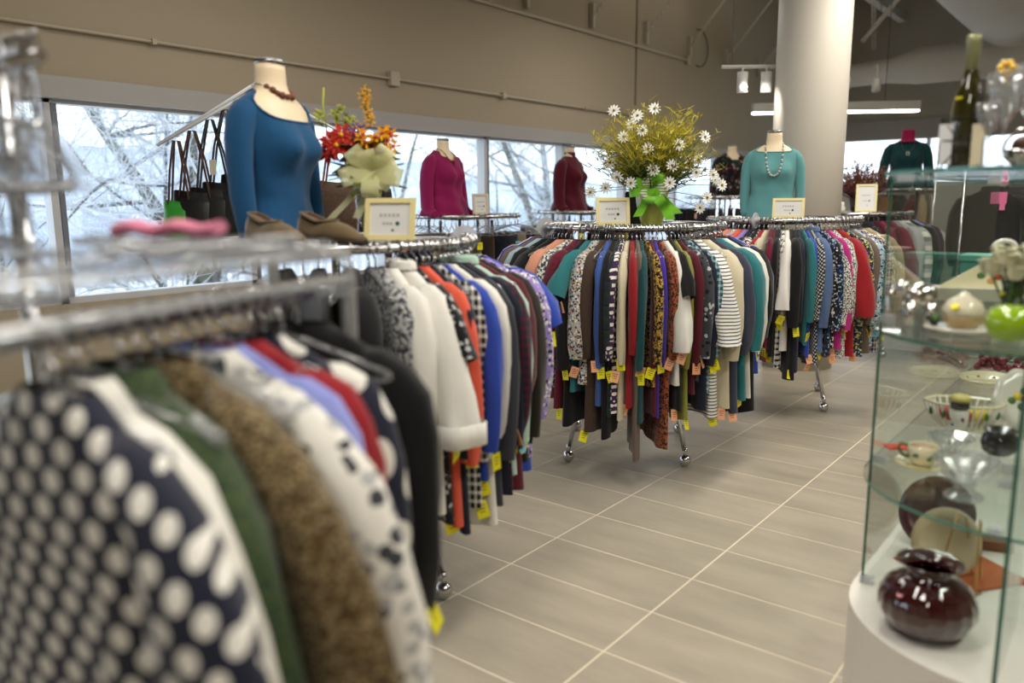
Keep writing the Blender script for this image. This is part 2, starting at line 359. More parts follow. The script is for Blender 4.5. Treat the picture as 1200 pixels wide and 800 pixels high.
# track light and linear pendant
EM = mat('lamp_face', (255, 250, 235), .4, emit=(1, .96, .88), estr=14)
LGREY = mat('lamp_housing', (190, 188, 182), .45)
t = thing('track_light', 'white track with two cylinder spotlights left of the column', 'spotlight', (-2.86, 6.36, 2.42))
b = MB(); dv = Vector((.55, .42, 0)).normalized(); b.tube([(0, 0, 0), dv*.75], .014, 4); b.build('track', LGREY, t)
b = MB(); b.tube([(0.06, .05, 0), (0.06, .05, 2.4)], .004, 4); b.build('cable', INK, t)
for k, f in enumerate((.17, .36)):
    p = dv*f; b = MB(); b.tube([(p.x, p.y, 0), (p.x, p.y, -.05)], .008, 5)
    b.lathe([(.001, -.01), (.042, -.012), (.044, -.17), (.038, -.172)], (p.x, p.y, -.03), 16); hh = b.build('spot_housing', LGREY, t, True)
    if k == 0:
        b = MB(); q = Vector((.62, -.78, -.5)).normalized(); c = Vector((p.x, p.y, -.14))+q*.05; b.ball(c, .026, 12, 6); b.build('lamp_face', EM, hh, True)
sp = bpy.data.lights.new('spot', 'SPOT'); sp.energy = 12; sp.spot_size = 1.6; sp.shadow_soft_size = .04; sp.color = (1, .93, .82)
so = bpy.data.objects.new('spot', sp); COL.objects.link(so); so.location = (-2.5, 6.3, 2.25); so.rotation_euler = (.9, 0, .5)
t = thing('linear_pendant', 'long glowing linear pendant lamp hanging beyond the column', 'lamp', (-4.2, 10.35, 2.46))
b = MB(); b.box((.85, .55, .06), (2.05, .14, .11), math.atan2(1.1, 1.7)); b.build('housing', LGREY, t)
b = MB(); b.box((.85, .55, -.004), (2.04, .09, .018), math.atan2(1.1, 1.7)); b.build('tube', EM, t)
for f in (.2, .8): b = MB(); b.tube([(1.7*f, 1.1*f, .1), (1.7*f, 1.1*f, 2.2)], .004, 4); b.build('cable', INK, t)
for k, (x, y, z) in enumerate([(-3.05, 10.3, 2.66), (-2.75, 10.45, 2.62)]):
    b = MB(); b.lathe([(.03, .14), (.05, .12), (.05, 0), (.03, -.01)], n=14); b.tube([(0, 0, .14), (0, 0, .3)], .008)
    tag(b.build('spotlight', LGREY, None, True, (x, y, z)), 'small pale spotlight mounted beside the glowing pendant lamp', 'spotlight', 'small spotlights at the pendant')

# ---------------------------------------------------------------- outside
SNOW = mat('snowy_ground', (240, 243, 247), .9, noise=.1, nscale=.6)
b = MB(); b.box((-45, 10, -1.05), (79, 160, .1)); struct(b.build('ground', SNOW))
BLD = mat('pale_blue_siding', (196, 208, 226), .8, noise=.08, nscale=.5); BLW = mat('dim_window', (150, 166, 190), .3)
def building(label, x, y0, y1, h, nw):
    t = thing('building', label, 'building', (x, y0, -1)); b = MB(); b.box((-4, (y1-y0)/2, h/2), (8, y1-y0, h)); b.build('wall', BLD, t)
    b = MB(); b.box((-4, (y1-y0)/2, h+.15), (8.6, y1-y0+.6, .3)); b.build('roof', SNOW, t)
    for k in range(nw):
        for zz in (1.6,):
            w = MB(); yy = (k+.5)*(y1-y0)/nw; w.box((.02, yy, zz), (.08, (y1-y0)/nw*.6, .8)); w.build('window', BLW, t)
building('pale blue building across the lot seen through the left windows', -25, 6, 27, 4.0, 9)
building('low pale building far off behind the middle windows', -27, 31, 60, 3.4, 9)
BARK = mat('frosty_bark', (112, 113, 102), .9, noise=.35, nscale=14, bump=.4, bscale=30); TWIG = mat('frosted_twigs', (214, 220, 228), .9); TWIGD = mat('dark_branches', (108, 108, 108), .9, noise=.2)
def tree(label, base, dirv, r0, seg, seed, n1=14, lean=.25, tw=TWIG):
    R = random.Random(seed); t = thing('tree', label, 'tree', base); tb = MB(); bb = MB(); tt = MB()
    p = Vector((0, 0, 0)); d = Vector(dirv).normalized(); pts = [p.copy()]; rr = [r0]
    for i in range(12):
        d = (d+Vector((R.uniform(-1, 1), R.uniform(-1, 1), R.uniform(-.4, .8)))*.07).normalized(); p = p+d*seg; pts.append(p.copy()); rr.append(r0*(1-.065*(i+1)))
    tb.tube(pts, rr, 10); tb.build('trunk', BARK, t, True)
    def limb(p, d, L, r, depth):
        q = [p.copy()]; k = 5
        for i in range(k):
            d = (d+Vector((R.uniform(-1, 1), R.uniform(-1, 1), R.uniform(-.7, .9)))*lean).normalized(); p = p+d*L/k; q.append(p.copy())
        (bb if depth == 0 else tt).tube(q, [r*(1-.7*i/k) for i in range(k+1)], 5 if depth == 0 else 3, caps=False)
        if depth < 2:
            for i in range(1, k+1):
                for _ in range(3 if depth == 0 else 2):
                    dd = (d*.6+Vector((R.uniform(-1, 1), R.uniform(-1, 1), R.uniform(-.6, 1)))).normalized(); limb(q[i], dd, L*R.uniform(.4, .65), r*(.38 if depth == 0 else .5), depth+1)
    for i in range(n1):
        j = R.randint(2, 12); dd = (Vector((R.uniform(-1, 1), R.uniform(-1, 1), R.uniform(-.3, 1)))+Vector((.1, 0, 0))).normalized(); limb(pts[j], dd, R.uniform(1.2, 2.3), rr[j]*.42, 0)
    bb.build('branches', TWIGD, t, True)['kind'] = 'stuff'
    tt.build('twigs', tw, t)['kind'] = 'stuff'
# trunk directions keep to a plane outside the glass
tree('frosty tree leaning left across the leftmost window', (-9, 6.6, -1), (0, -.64, .76), .13, .42, 3)
tree('upright dark tree behind the black handbags', (-9.3, 5.25, -1), (0, .02, 1), .1, .38, 5)
tree('bare tree leaning left between the magenta and maroon mannequins', (-9, 12.9, -1), (0, -.4, .9), .13, .36, 8)
tree('upright bare tree just left of the maroon mannequin', (-9.2, 12.75, -1), (.05, .0, 1), .14, .36, 11)
tree('bare tree behind the yellow flowers', (-9.4, 17.0, -1), (0, -.15, 1), .13, .38, 14)
tree('bare tree leaning right behind the magenta jacket', (-9.5, 8.2, -1), (0, .38, .92), .06, .38, 17)
tree('frost covered thicket low in the leftmost window', (-9.4, 3.1, -1), (0, .25, 1), .04, .24, 21, 20, .4)
tree('frost covered thicket low in the middle windows', (-8.6, 10.3, -1), (0, .2, 1), .04, .24, 23, 20, .4)
tree('distant bare tree behind the scarf mannequin', (-12, 22, -1), (0, -.1, 1), .12, .42, 25)
tree('bare tree seen through the far windows', (-1.5, 21, -1), (.3, 0, 1), .12, .4, 27)
t = thing('fence', 'white slatted fence behind the magenta jacket', 'fence', (-11.5, 6.6, -1))
for k in range(34): b = MB(); b.box((0, k*.2, 1.05), (.03, .13, 2.1)); b.build('slat', WHITEP, t)
b = MB(); b.box((.03, 3.3, 1.8), (.04, 6.8, .1)); b.build('rail', WHITEP, t)
CLEARC = clear('clear_bar', (.9, .92, .93), .7, .1, .25, (.8, .82, .84))
# ---------------------------------------------------------------- racks
def round_rack(label, cx, cy, z, R=.48, discs=(), leg0=.2, top=True, group=None):
    t = thing('clothes_rack', label, 'clothes rack', (cx, cy, 0), 0, group)
    b = MB(); b.tube([(R*math.cos(2*PI*i/64), R*math.sin(2*PI*i/64), z) for i in range(64)], .0155, 10, loop=True); b.build('ring_rail', CHROME, t, True)
    if top:
        b = MB(); b.lathe([(.001, z-.004), (R-.055, z-.004), (R-.05, z), (R-.055, z+.004), (.001, z+.004)], n=48); b.build('top_shelf', SHELFW, t, True)
        b = MB()
        for k in range(4):
            a = leg0+PI/2*k; b.tube([(.03*math.cos(a), .03*math.sin(a), z-.03), (R*math.cos(a), R*math.sin(a), z-.006)], .008, 6)
        b.build('spoke', STEEL, t, True)
    for k in range(4):
        a = leg0+PI/2*k; ca, sa = math.cos(a), math.sin(a)
        b = MB(); b.tube([(.30*ca, .30*sa, z-.03), (.31*ca, .31*sa, .62), (.36*ca, .36*sa, .3), (.425*ca, .425*sa, .085)], .0125, 8); l = b.build('leg', CHROME, t, True)
        b = MB(); b.ball((.43*ca, .43*sa, .034), .032, 14, 8); b.tube([(.43*ca, .43*sa, .05), (.43*ca, .43*sa, .1)], .012, 8); b.build('caster', CHROME, l, True)
    b = MB(); b.tube([(0, 0, .3), (0, 0, z-.01)], .014, 8)
    for k in range(4):
        a = leg0+PI/2*k; b.tube([(0, 0, .32), (.35*math.cos(a), .35*math.sin(a), .32)], .009, 6)
    b.build('frame', CHROME, t, True)
    for a in discs:
        c, s = math.cos(a), math.sin(a); b = MB()
        ax = Vector((-s, c, 0)); p = Vector((c*R, s*R, z))
        b.tube([p-ax*.004, p+ax*.004], .05, 28); b.tube([p-ax*.03, p+ax*.03], .02, 12); b.build('connector_disc', DISCP, t, True)
    return t
SHELFW = mat('grey_shelf', (150, 150, 150), .25)

HC, HB, HW = MB(), MB(), MB()
def hanger_body(b, w=.2, thick=.0045):
    b.tube([(0, 0, -.052), (0, 0, -.066), (.05, 0, -.076), (.12, 0, -.098), (w, 0, -.125), (w+.004, 0, -.133), (w-.01, 0, -.138), (0, 0, -.138), (-w+.01, 0, -.138), (-w-.004, 0, -.133), (-w, 0, -.125), (-.12, 0, -.098), (-.05, 0, -.076), (0, 0, -.066)], thick, 5)
def hook_geo(b, r=.003, top=.022):
    b.tube([(math.cos(a)*top, 0, math.sin(a)*top) for a in [(-.25+i*.16)*PI for i in range(9)]][::-1][::-1]+[(-.016, 0, -.02), (0, 0, -.034), (0, 0, -.06)], r, 5)
b = MB(); hanger_body(b); HANG_ME = {}
for nm, mm in (('clear', CLEAR), ('black', BLACKP), ('white', WHITEP)): HANG_ME[nm] = b.mesh('hanger', mm, True)
b = MB(); hook_geo(b); HOOK_ME = b.mesh('hook', CHROME, True)
def hanger(kind, loc, rz, label, group):
    o = link_mesh('clothes_hanger', HANG_ME[kind], None, loc, (0, 0, rz)); tag(o, label, 'hanger', group); link_mesh('hook', HOOK_ME, o); return o

TAGM = {}
for k, mm in TAGS.items():
    b = MB(); b.box((0, 0, -.045), (.04, .0015, .055)); b.tube([(0, 0, 0), (0, 0, -.02)], .0008, 3, m=1)
    for i in range(3): b.box((0, 0, -.032-.01*i), (.026-.005*i, .0022, .0025), m=1)
    TAGM[k] = b.mesh('price_tag', [mm, INK])

def garment(name, m, loc, phi, R, rng, typ='top', sl='L', ln=.62, tagc='y', wide=1.0, collar=None, sway=0, flip=1, cuff=None, sleevem=None, tk=1.0):
    """a top on its hanger: body shell, two sleeves, collar, price tag; local x runs outward from the rack"""
    def fan(x): return min(1.7, max(.35, (R+x)/R)) if R else 1.0
    rw = 1.0*wide; b = MB(); n = 26; ph = rng.uniform(0, 6.3); fq = rng.uniform(26, 44); am = rng.uniform(.003, .007)
    ln *= 1.08
    levels = [(-.056, .058, .016), (-.066, .072, .02), (-.082, .105, .021), (-.104, .14, .022), (-.13, .17, .024), (-.175, .192, .026)]
    if sl == 'A': levels = [(-.056, .058, .018), (-.068, .072, .022), (-.092, .102, .024), (-.124, .134, .026), (-.165, .168, .028), (-.215, .20, .03)]
    k = 9; z0_ = -levels[-1][0]
    for i in range(1, k+1):
        f = i/k; levels.append((-z0_-(ln-z0_)*f, (max(.2, levels[5][1])-.012*math.sin(PI*f)+(.012*f))*rw, .024+.004*f))
    R_ = []
    for (z, w, t) in levels:
        ring = []
        fz = min(1, max(0, (-z-.12)/.3)); hem = (1 if z == levels[-1][0] else 0)
        for j in range(n):
            a = 2*PI*j/n; c, s = math.cos(a), math.sin(a)
            x = w*math.copysign(abs(c)**.8, c); y = t*tk*math.copysign(abs(s)**.75, s)*(1+.25*fz*math.sin(x*fq*1.3+ph))
            y += am*fz*math.sin(x*fq+ph+z*3)*1.3
            ring.append((x, y*fan(x)+sway*fz*.6, z+hem*.008*math.sin(x*20+ph)))
        R_.append(ring)
    b.rings(R_)
    o = b.build(name, m, None, True, loc, phi)
    if sl != 'N':
        for sd in (1, -1):
            if sl == 'L': P = [(.120, -.108), (.150, -.122), (.180, -.150), (.204, -.195), (.220, -.26), (.230, -.36), (.232, -.46), (.226, -.55), (.218, -.61)]; rx = [.012, .028, .042, .048, .048, .044, .04, .035, .031]; ry = [.012, .022, .027, .029, .028, .027, .026, .024, .022]
            elif sl == 'A': P = [(.100, -.098), (.135, -.128), (.180, -.180), (.222, -.250), (.252, -.34), (.275, -.45), (.288, -.56), (.29, -.66)]; rx = [.012, .028, .046, .054, .056, .056, .054, .05]; ry = [.012, .024, .03, .032, .032, .032, .031, .03]
            elif sl == 'F': P = [(.120, -.108), (.150, -.122), (.182, -.150), (.212, -.205), (.245, -.30), (.275, -.42), (.29, -.50), (.295, -.55)]; rx = [.012, .028, .044, .052, .056, .062, .067, .07]; ry = [.012, .022, .028, .03, .031, .033, .034, .035]
            else: P = [(.120, -.105), (.15, -.12), (.184, -.15), (.215, -.195), (.25, -.26), (.275, -.32)]; rx = [.012, .028, .046, .056, .064, .07]; ry = [.012, .022, .028, .03, .032, .033]
            sz_ = rng.uniform(.88, 1.12) if sl in ('L', 'F') else 1
            P = [(x, z if z > -.25 else -.25+(z+.25)*sz_) for x, z in P]
            s_ = rng.uniform(-.016, .016)+sway; ex = rng.uniform(-.035, .022); ph2 = rng.uniform(0, 6)
            SR = []
            for i, (x, z) in enumerate(P):
                f = i/(len(P)-1); zz = z*(1+(.03*math.sin(ph2))) if i > 2 else z
                rg = []; A_, B_ = P[max(i-1, 0)], P[min(i+1, len(P)-1)]; dx_, dz_ = B_[0]-A_[0], B_[1]-A_[1]; dl = math.hypot(dx_, dz_); ux, uz = -dz_/dl, dx_/dl
                for j in range(18):
                    a = 2*PI*j/18; wr = 1+.13*math.sin(3*a+ph2+z*20)*f+.09*math.sin(z*60+ph2)*(f > .2)+.06*math.sin(5*a-ph2+z*9)
                    xx = x+ex*f+rx[i]*wr*math.cos(a)*ux; yy = ry[i]*tk*wr*math.sin(a)
                    rg.append((sd*xx, (yy+s_*f)*fan(sd*xx)*(1.0), zz+rx[i]*wr*math.cos(a)*uz))
                SR.append(rg)
            q = MB(); q.rings(SR, cap0=True); so_ = q.build('sleeve', sleevem or m, o, True)
            if cuff and sd == 1:
                e = SR[-1]; cx_ = sum(p[0] for p in e)/18; cy_ = sum(p[1] for p in e)/18; q = MB()
                q.rings([[((p[0]-cx_)*s2+cx_, (p[1]-cy_)*s2+cy_, p[2]+dz) for p in e] for s2, dz in ((1.0, .062), (1.035, .061), (1.05, .0), (1.0, -.003), (.94, .0))]); q.build('cuff', cuff, so_, True)
    if collar:
        q = MB(); rr = []
        for s2, dz in ((1.0, -.07), (1.05, -.05), (1.0, -.034), (1.25, -.042), (1.32, -.062)):
            rr.append([(.058*s2*math.cos(2*PI*j/16), .026*s2*math.sin(2*PI*j/16), dz) for j in range(16)])
        q.rings(rr); q.build('collar', collar if not isinstance(collar, bool) else m, o, True)
    if tagc:
        if sl == 'N' or rng.random() < .35: tx, tz = .185, -ln+.02
        else: tx, tz = (.225, P[-1][1]+.0) if sl == 'L' else ((.30, -.54) if sl == 'F' else (.29, -.66) if sl == 'A' else (.28, -.32))
        link_mesh('price_tag', TAGM[tagc], o, (tx, rng.uniform(-.015, .02)*1.3, tz+.005), (rng.uniform(-.3, .3), rng.uniform(-.35, .35), PI/2+rng.uniform(-.9, .9)))
    return o

# colour words -> sRGB
C = dict(black=(22, 22, 24), navy=(30, 33, 50), white=(228, 226, 218), cream=(206, 196, 168), red=(150, 28, 36), maroon=(88, 24, 38), burgundy=(110, 26, 54), coral=(226, 96, 72),
 royal=(44, 72, 170), blue=(60, 90, 160), indigo=(64, 44, 150), teal=(44, 116, 122), dteal=(24, 72, 78), grey=(130, 132, 134), dgrey=(58, 60, 66), lgrey=(176, 178, 178), taupe=(112, 98, 86), brown=(70, 54, 44),
 tan=(176, 152, 120), mint=(176, 206, 192), lilac=(150, 130, 200), lav=(150, 156, 206), periw=(140, 150, 216), salmon=(222, 156, 128), olive=(132, 134, 56), green=(70, 86, 44), dgreen=(34, 54, 44), pink=(222, 120, 150), magenta=(186, 50, 130),
 sage=(148, 160, 138), slate=(56, 60, 78), denim=(86, 108, 150), purple=(62, 32, 74), rust=(160, 84, 52), khaki=(150, 136, 108), lblue=(158, 184, 196), gold=(190, 150, 60), yellow=(210, 200, 60), sky=(110, 150, 200), dbrown=(40, 34, 28), orange=(230, 150, 40))
def cc(*k): return tuple(C[x] for x in k)
# each entry: words for its look | kind | pattern | colours | sleeve | length | tag | extra
def parse(s):
    out = []
    for ln in s.strip().splitlines():
        a = [x.strip() for x in ln.split('|')]
        out.append(dict(desc=a[0], typ=a[1], pat=a[2], cols=a[3].split(), sl=a[4], ln=float(a[5]), tag=a[6] or None, ex=a[7] if len(a) > 7 else ''))
    return out
USED = {}
def hang(specs, cx, cy, z, R, a0, a1, place, seed, hk=('clear',), tkk=1.0, angs=None, lk=1.0):
    rng = random.Random(seed); n = len(specs); pc = math.atan2(-cy, -cx)
    for i, s in enumerate(specs):
        f = i/(n-1); a = pc+math.radians(a0+(a1-a0)*f)+rng.uniform(-.3, .3)*math.radians(abs(a1-a0))/n*.5
        if angs:
            gap = (angs[min(i+1, n-1)]-angs[max(i-1, 0)])/(min(i+1, n-1)-max(i-1, 0)); tkk = min(1.0, max(.52, gap/4.6)); a = pc+math.radians(angs[i])
        loc = (cx+R*math.cos(a), cy+R*math.sin(a), z); tw = a+rng.uniform(-.10, .10)
        m = fab(s['pat'], *cc(*s['cols']), scale=float(s['ex'].split('x')[1]) if 'x' in s['ex'] else 1.0)
        ex = s['ex']
        o = garment({'shirt': 'shirt', 'blouse': 'blouse', 'sweater': 'sweater', 'cardigan': 'cardigan', 'jacket': 'jacket', 'tunic': 'tunic', 'top': 'top', 'scarf': 'scarf', 'tee': 'tee_shirt'}[s['typ']], m, loc, tw, R, rng,
            sl=s['sl'], ln=s['ln']*lk, tagc=s['tag'], collar=('c' in ex.split('x')[0]), cuff=(m if 'u' in ex.split('x')[0] else None), tk=tkk*(1.15 if 'w' in ex.split('x')[0] else 1.0)*(1.25 if s['typ'] in ('sweater', 'jacket') and not angs else 1))
        me = s['desc']+' '+s['typ']
        def sh(q): return q['desc'].split(' ')[-1]+' '+q['typ'] if len(q['desc'].split()) > 2 else q['desc']+' '+q['typ']
        if i == 0: nb = 'left of the '+sh(specs[1])
        elif i == n-1: nb = 'right of the '+sh(specs[-2])
        else: nb = 'between '+sh(specs[i-1])+' and '+sh(specs[i+1])
        lab = me+' '+nb+', '+place
        if len(lab.split()) > 16: lab = me+' '+('right of '+sh(specs[i-1]) if i else nb)+', '+place
        if lab in USED: lab = me+' right of '+specs[i-1]['desc']+' one, '+place
        USED[lab] = 1
        tag(o, lab, 'clothing', 'clothes on the '+place)
        kk = hk[i % len(hk)]
        hanger(kk, loc, tw, kk+' hanger holding clothes on the '+place, kk+' hangers on the '+place)

R2 = """maroon and blue|jacket|solid|maroon|L|.62|p
white and pink|blouse|solid|white|L|.6|b
bright purple|top|solid|indigo|L|.62|y
taupe|sweater|solid|taupe|L|.64|y
light blue grey|sweater|solid|lblue|L|.62|p
plain black|sweater|solid|black|L|.60|p
black embroidered|jacket|solid|black|F|.66|p|w
salmon pink|blouse|solid|salmon|L|.72|y
black and white mottled|blouse|knit|dgrey white|L|.66|y|x.3
burgundy lace|top|knit|maroon burgundy|L|.74|y|x.4
long black|tunic|solid|black|L|.80|y
turquoise|top|solid|teal|S|.66|p
pale multicolour confetti|blouse|floral|lgrey dgrey white gold burgundy black|L|.62|p|wx1.2
brown taupe|cardigan|solid|brown|L|.82|y
royal blue|top|solid|blue|L|.70|p
long black|tunic|solid|black|L|.84|y
navy and green plaid|shirt|plaid|navy dgreen black|L|.74|y
navy spotted|top|dots|purple white|L|.72|p|x2
cream|cardigan|solid|cream|L|.76|y
dark red|top|solid|red|L|.70|p
long taupe|tunic|solid|taupe|L|.92|y
deep teal|top|solid|dteal|L|.76|p
black and gold patterned|blouse|leopard|black gold|L|.62|p
dark maroon|sweater|solid|maroon|L|.74|y
bright indigo|top|solid|indigo|L|.74|y
rust leopard print|tunic|leopard|rust dbrown|L|.88|p
white short sleeved|tee|solid|white|F|.62|p|w
black and indigo|top|solid|black|S|.72|p
olive green|blouse|solid|olive|L|.76|y
dark maroon|top|solid|maroon|L|.66|p
dark grey paisley|blouse|floral|dgrey lgrey black dgrey slate|L|.6|p|wx.6
teal checked|shirt|plaid|dteal lblue|L|.66|y|x2
navy|shirt|solid|navy|L|.72|y
white and navy striped|sweater|stripe|white slate|F|.76|y|w
cream|cardigan|solid|cream|L|.74|p|w
slate navy|sweater|solid|slate|L|.76|p|w
teal|sweater|solid|teal|L|.72|y|w
ivory|cardigan|solid|white|L|.72|y
long black|cardigan|solid|black|L|.80|p|w
royal blue|shirt|solid|royal|L|.64|y|u
tan floral|blouse|floral|tan white brown khaki|L|.62|y
dark red|sweater|solid|red|L|.66|y"""
R3 = """red|jacket|solid|red|L|.6|y
dusty pink|sweater|solid|salmon|L|.6|p
pale floral|blouse|floral|lgrey pink white lilac|L|.6|p
coral|top|solid|coral|L|.62|y
lilac|top|solid|lilac|L|.62|y
navy|sweater|solid|navy|L|.64|y
black spotted|blouse|dots|black white|L|.62|p|x1.6
bright red|sweater|solid|red|L|.66|y
cream|cardigan|solid|cream|L|.62|y
dark red|jacket|solid|burgundy|L|.70|y
burgundy|sweater|solid|maroon|L|.62|p
plain black|sweater|solid|black|L|.66|y
white and black checked|shirt|plaid|white black|L|.72|y|x1.6
white|tee|solid|white|F|.64|y
long navy black|tunic|solid|black|L|.78|y|w
deep navy|cardigan|solid|navy|L|.74|y
shiny teal|blouse|solid|teal|L|.60|y
cobalt blue|top|solid|royal|L|.66|p
black dotted|blouse|dots|black lgrey|L|.70|p|x3
denim blue|shirt|solid|denim|L|.64|y|ucw
blue patterned|blouse|floral|navy blue black lblue|L|.66|p
black and white print|top|floral|black white black lgrey|L|.62|p
magenta|top|solid|magenta|L|.62|p
grey and white speckled|sweater|knit|dgrey white|L|.68|y|wx.5
dark red|cardigan|solid|red|F|.66|p|w
yellow and blue patterned|blouse|floral|slate yellow black lblue|L|.68|y
taupe brown|jacket|solid|taupe|L|.66|p|w
blue floral|blouse|floral|lblue navy white denim|L|.62|b
plum plaid|shirt|plaid|purple lgrey burgundy|L|.66|p|x2
leopard print|blouse|leopard|cream black|L|.64|p
khaki|jacket|solid|khaki|L|.58|y
tan|cardigan|solid|tan|L|.6|y
sage grey|sweater|solid|sage|L|.6|b"""
R4 = """dark grey|sweater|solid|dgrey|L|.6|y
black|jacket|solid|black|L|.6|y
bright burgundy|cardigan|solid|burgundy|L|.62|y
deep burgundy|sweater|solid|burgundy|F|.62|y
light grey|cardigan|solid|lgrey|L|.66|b|w
grey and white plaid|jacket|wide|grey white lgrey|L|.66|b|w
plain black|sweater|solid|black|L|.66|y
lavender|sweater|solid|lav|L|.66|b
dark purple|cardigan|solid|purple|L|.66|y
maroon|sweater|solid|maroon|L|.5|y
white short sleeved|tee|solid|white|S|.58|y|w
white print|tunic|floral|white olive white lgrey|L|.66|y"""
R5 = """grey striped|shirt|plaid|dgrey lgrey|L|.6|y
plain grey|shirt|solid|grey|L|.56|y
black velvet|jacket|solid|black|L|.62|y|w
black wool|jacket|solid|black|L|.66|y|w
black knitted|cardigan|solid|black|L|.66|y|w
black and maroon|jacket|solid|maroon|L|.66|y
tan and maroon|cardigan|solid|tan|L|.7|y
pale khaki|jacket|solid|cream|L|.72|y
denim blue|shirt|solid|denim|L|.7|p
royal blue|top|solid|blue|L|.6|y
charcoal speckled|sweater|knit|dgrey lgrey|L|.7|y|wx.5
red|sweater|solid|red|L|.7|y
deep blue|cardigan|solid|blue|L|.66|y
pale lilac striped|shirt|wide|lgrey lilac white|L|.66|b
ivory|cardigan|solid|cream|L|.62|b"""
R1 = """dark brown|jacket|solid|dbrown|L|.66|y
charcoal|sweater|solid|dgrey|L|.66|y
plain black|cardigan|solid|black|L|.78|y|w
silver grey ribbed|sweater|knit|dgrey lgrey|L|.74|y|x.3
soft white|cardigan|solid|white|L|.74|y
crisp white collared|shirt|solid|white|F|.68|y|cuw
black and grey floral|blouse|floral|black dgrey lgrey black|S|.72|y|x.7
coral red|sweater|solid|coral|L|.74|y|w
dark navy|cardigan|solid|navy|L|.76|y
black and white checked|shirt|plaid|black white|L|.7|y|x2
royal blue|sweater|solid|royal|L|.64|y
white buttoned|jacket|solid|white|L|.78|y|w
charcoal grey|cardigan|solid|dgrey|L|.72|y
navy blue|sweater|solid|navy|L|.72|y|w
dark red plaid|shirt|plaid|navy maroon|L|.70|p|x2
pale mint|blouse|solid|mint|L|.66|b|wc
burgundy|top|solid|maroon|L|.72|y
black brown|sweater|solid|dbrown|L|.66|b|w
lilac patterned|blouse|floral|lilac black white lgrey|L|.68|y
royal blue|top|solid|royal|S|.74|y
grey patterned|blouse|floral|grey black white|L|.6|y
cream|cardigan|solid|cream|L|.6|y
dark olive|jacket|solid|dgreen|L|.6|y"""
R0 = """navy and white polka dot|blouse|dots|navy white|A|.76|y|wx1.2
bright white|shirt|solid|white|A|.76|y|w
moss green knitted|sweater|knit|green dgreen|A|.72|y|wx.8
brown and gold boucle|jacket|fuzzy|dbrown khaki gold|A|.76|y|w
white and grey swirled|blouse|floral|white grey white dgrey lgrey|A|.74|y|wx.5
periwinkle blue|shirt|solid|periw|L|.6|y|w
bright red|top|solid|red|L|.6|y
dark navy with big white dots|blouse|dots|navy white|L|.66|y|wx.5
deep black knitted|sweater|solid|black|L|.84|y|w"""
RK = [('r0', -1.55, .59, 1.215), ('r1', -2.25, 1.85, 1.235), ('r2', -2.215, 3.84, 1.237), ('r3', -1.97, 5.45, 1.24), ('r4', -2.134, 7.6, 1.243), ('r5', -2.072, 9.768, 1.46)]
def toward(cx, cy): return math.atan2(-cy, -cx)
RX, RY, RA = -1.05, .385, .27
def RL(lx, ly, z): return (RX+lx*math.cos(RA)-ly*math.sin(RA), RY+lx*math.sin(RA)+ly*math.cos(RA), z)
t = thing('clothes_rack', 'nearest straight clothes rack with polka dot and boucle clothes', 'clothes rack', (RX, RY, 0), RA)
b = MB(); b.tube([(0, -1.0, 1.215), (0, .56, 1.215)], .014, 10); b.build('hang_rail', CHROME, t, True)
def rrect(w, z0, z1, r=.03):
    pts = [(-w, 0, z0)]
    for i in range(7): a = PI-PI/2*i/6; pts.append((-w+r+r*math.cos(a), 0, z1-r+r*math.sin(a)))
    for i in range(7): a = PI/2-PI/2*i/6; pts.append((w-r+r*math.cos(a), 0, z1-r+r*math.sin(a)))
    return pts+[(w, 0, z0)]
for yy in (-1.0, .56):
    b = MB(); b.tube([(x, yy, z) for x, _, z in rrect(.085, .09, 1.285)], .011, 8); b.tube([(-.085, yy, 1.215), (.085, yy, 1.215)], .01, 8); b.tube([(-.085, yy, .3), (.085, yy, .3)], .01, 8)
    e = b.build('end_frame', CLEARC, t, True)
    for s in (-1, 1): b = MB(); b.ball((s*.085, yy, .034), .034, 12, 8); b.tube([(s*.085, yy, .05), (s*.085, yy, .1)], .013, 8); b.build('caster', CHROME, e, True)
for s, zz in ((1, 1.285), (-1, 1.285), (1, 1.24)):
    b = MB(); b.tube([(s*.085, -1.0, zz), (s*.085, .56, zz)], .009, 8); b.build('side_rail', CLEARC, t, True)
RZ0 = [.05, .02, .05, .12, .3, .3, .3, .4, .4]; LX0 = [.05, .0, 0, 0, .0, -.01, -.01, -.01, -.015]
def hang_row(specs, ys, x, z, place, sc, seed):
    rng = random.Random(seed)
    for i, s in enumerate(specs):
        m = fab(s['pat'], *cc(*s['cols']), scale=float(s['ex'].split('x')[1]) if 'x' in s['ex'] else 1.0); ex = s['ex']
        o = garment('tee_shirt' if s['typ'] == 'tee' else s['typ'], m, RL(LX0[i], ys[i], z), RZ0[i], 0, rng, sl=s['sl'], ln=s['ln'], tagc=s['tag'], collar=('c' in ex.split('x')[0]), tk=1.25)
        o.scale = (sc*(1.0 if i not in (0, 3, 4) else 1.12), 1.15, 1.0)
        sh = lambda q: ' '.join(q['desc'].split()[-2:])+' '+q['typ']
        lab = s['desc']+' '+s['typ']+(' nearest the camera, ' if i == 0 else ' behind the '+sh(specs[i-1])+', ')+place; tag(o, lab, 'clothing', 'clothes on the '+place)
        hanger('clear', RL(LX0[i], ys[i], z), RZ0[i], 'clear hanger holding clothes on the '+place, 'clear hangers on the '+place)
round_rack('round clothes rack under the blue long sleeved mannequin', -2.25, 1.85, 1.235, discs=(toward(-2.25, 1.85)+1.75,), leg0=.15)
round_rack('round clothes rack carrying the daisy bouquet', -2.215, 3.84, 1.237, discs=(toward(-2.2, 3.84)-1.15,), leg0=toward(-2.2, 3.84)-PI/4)
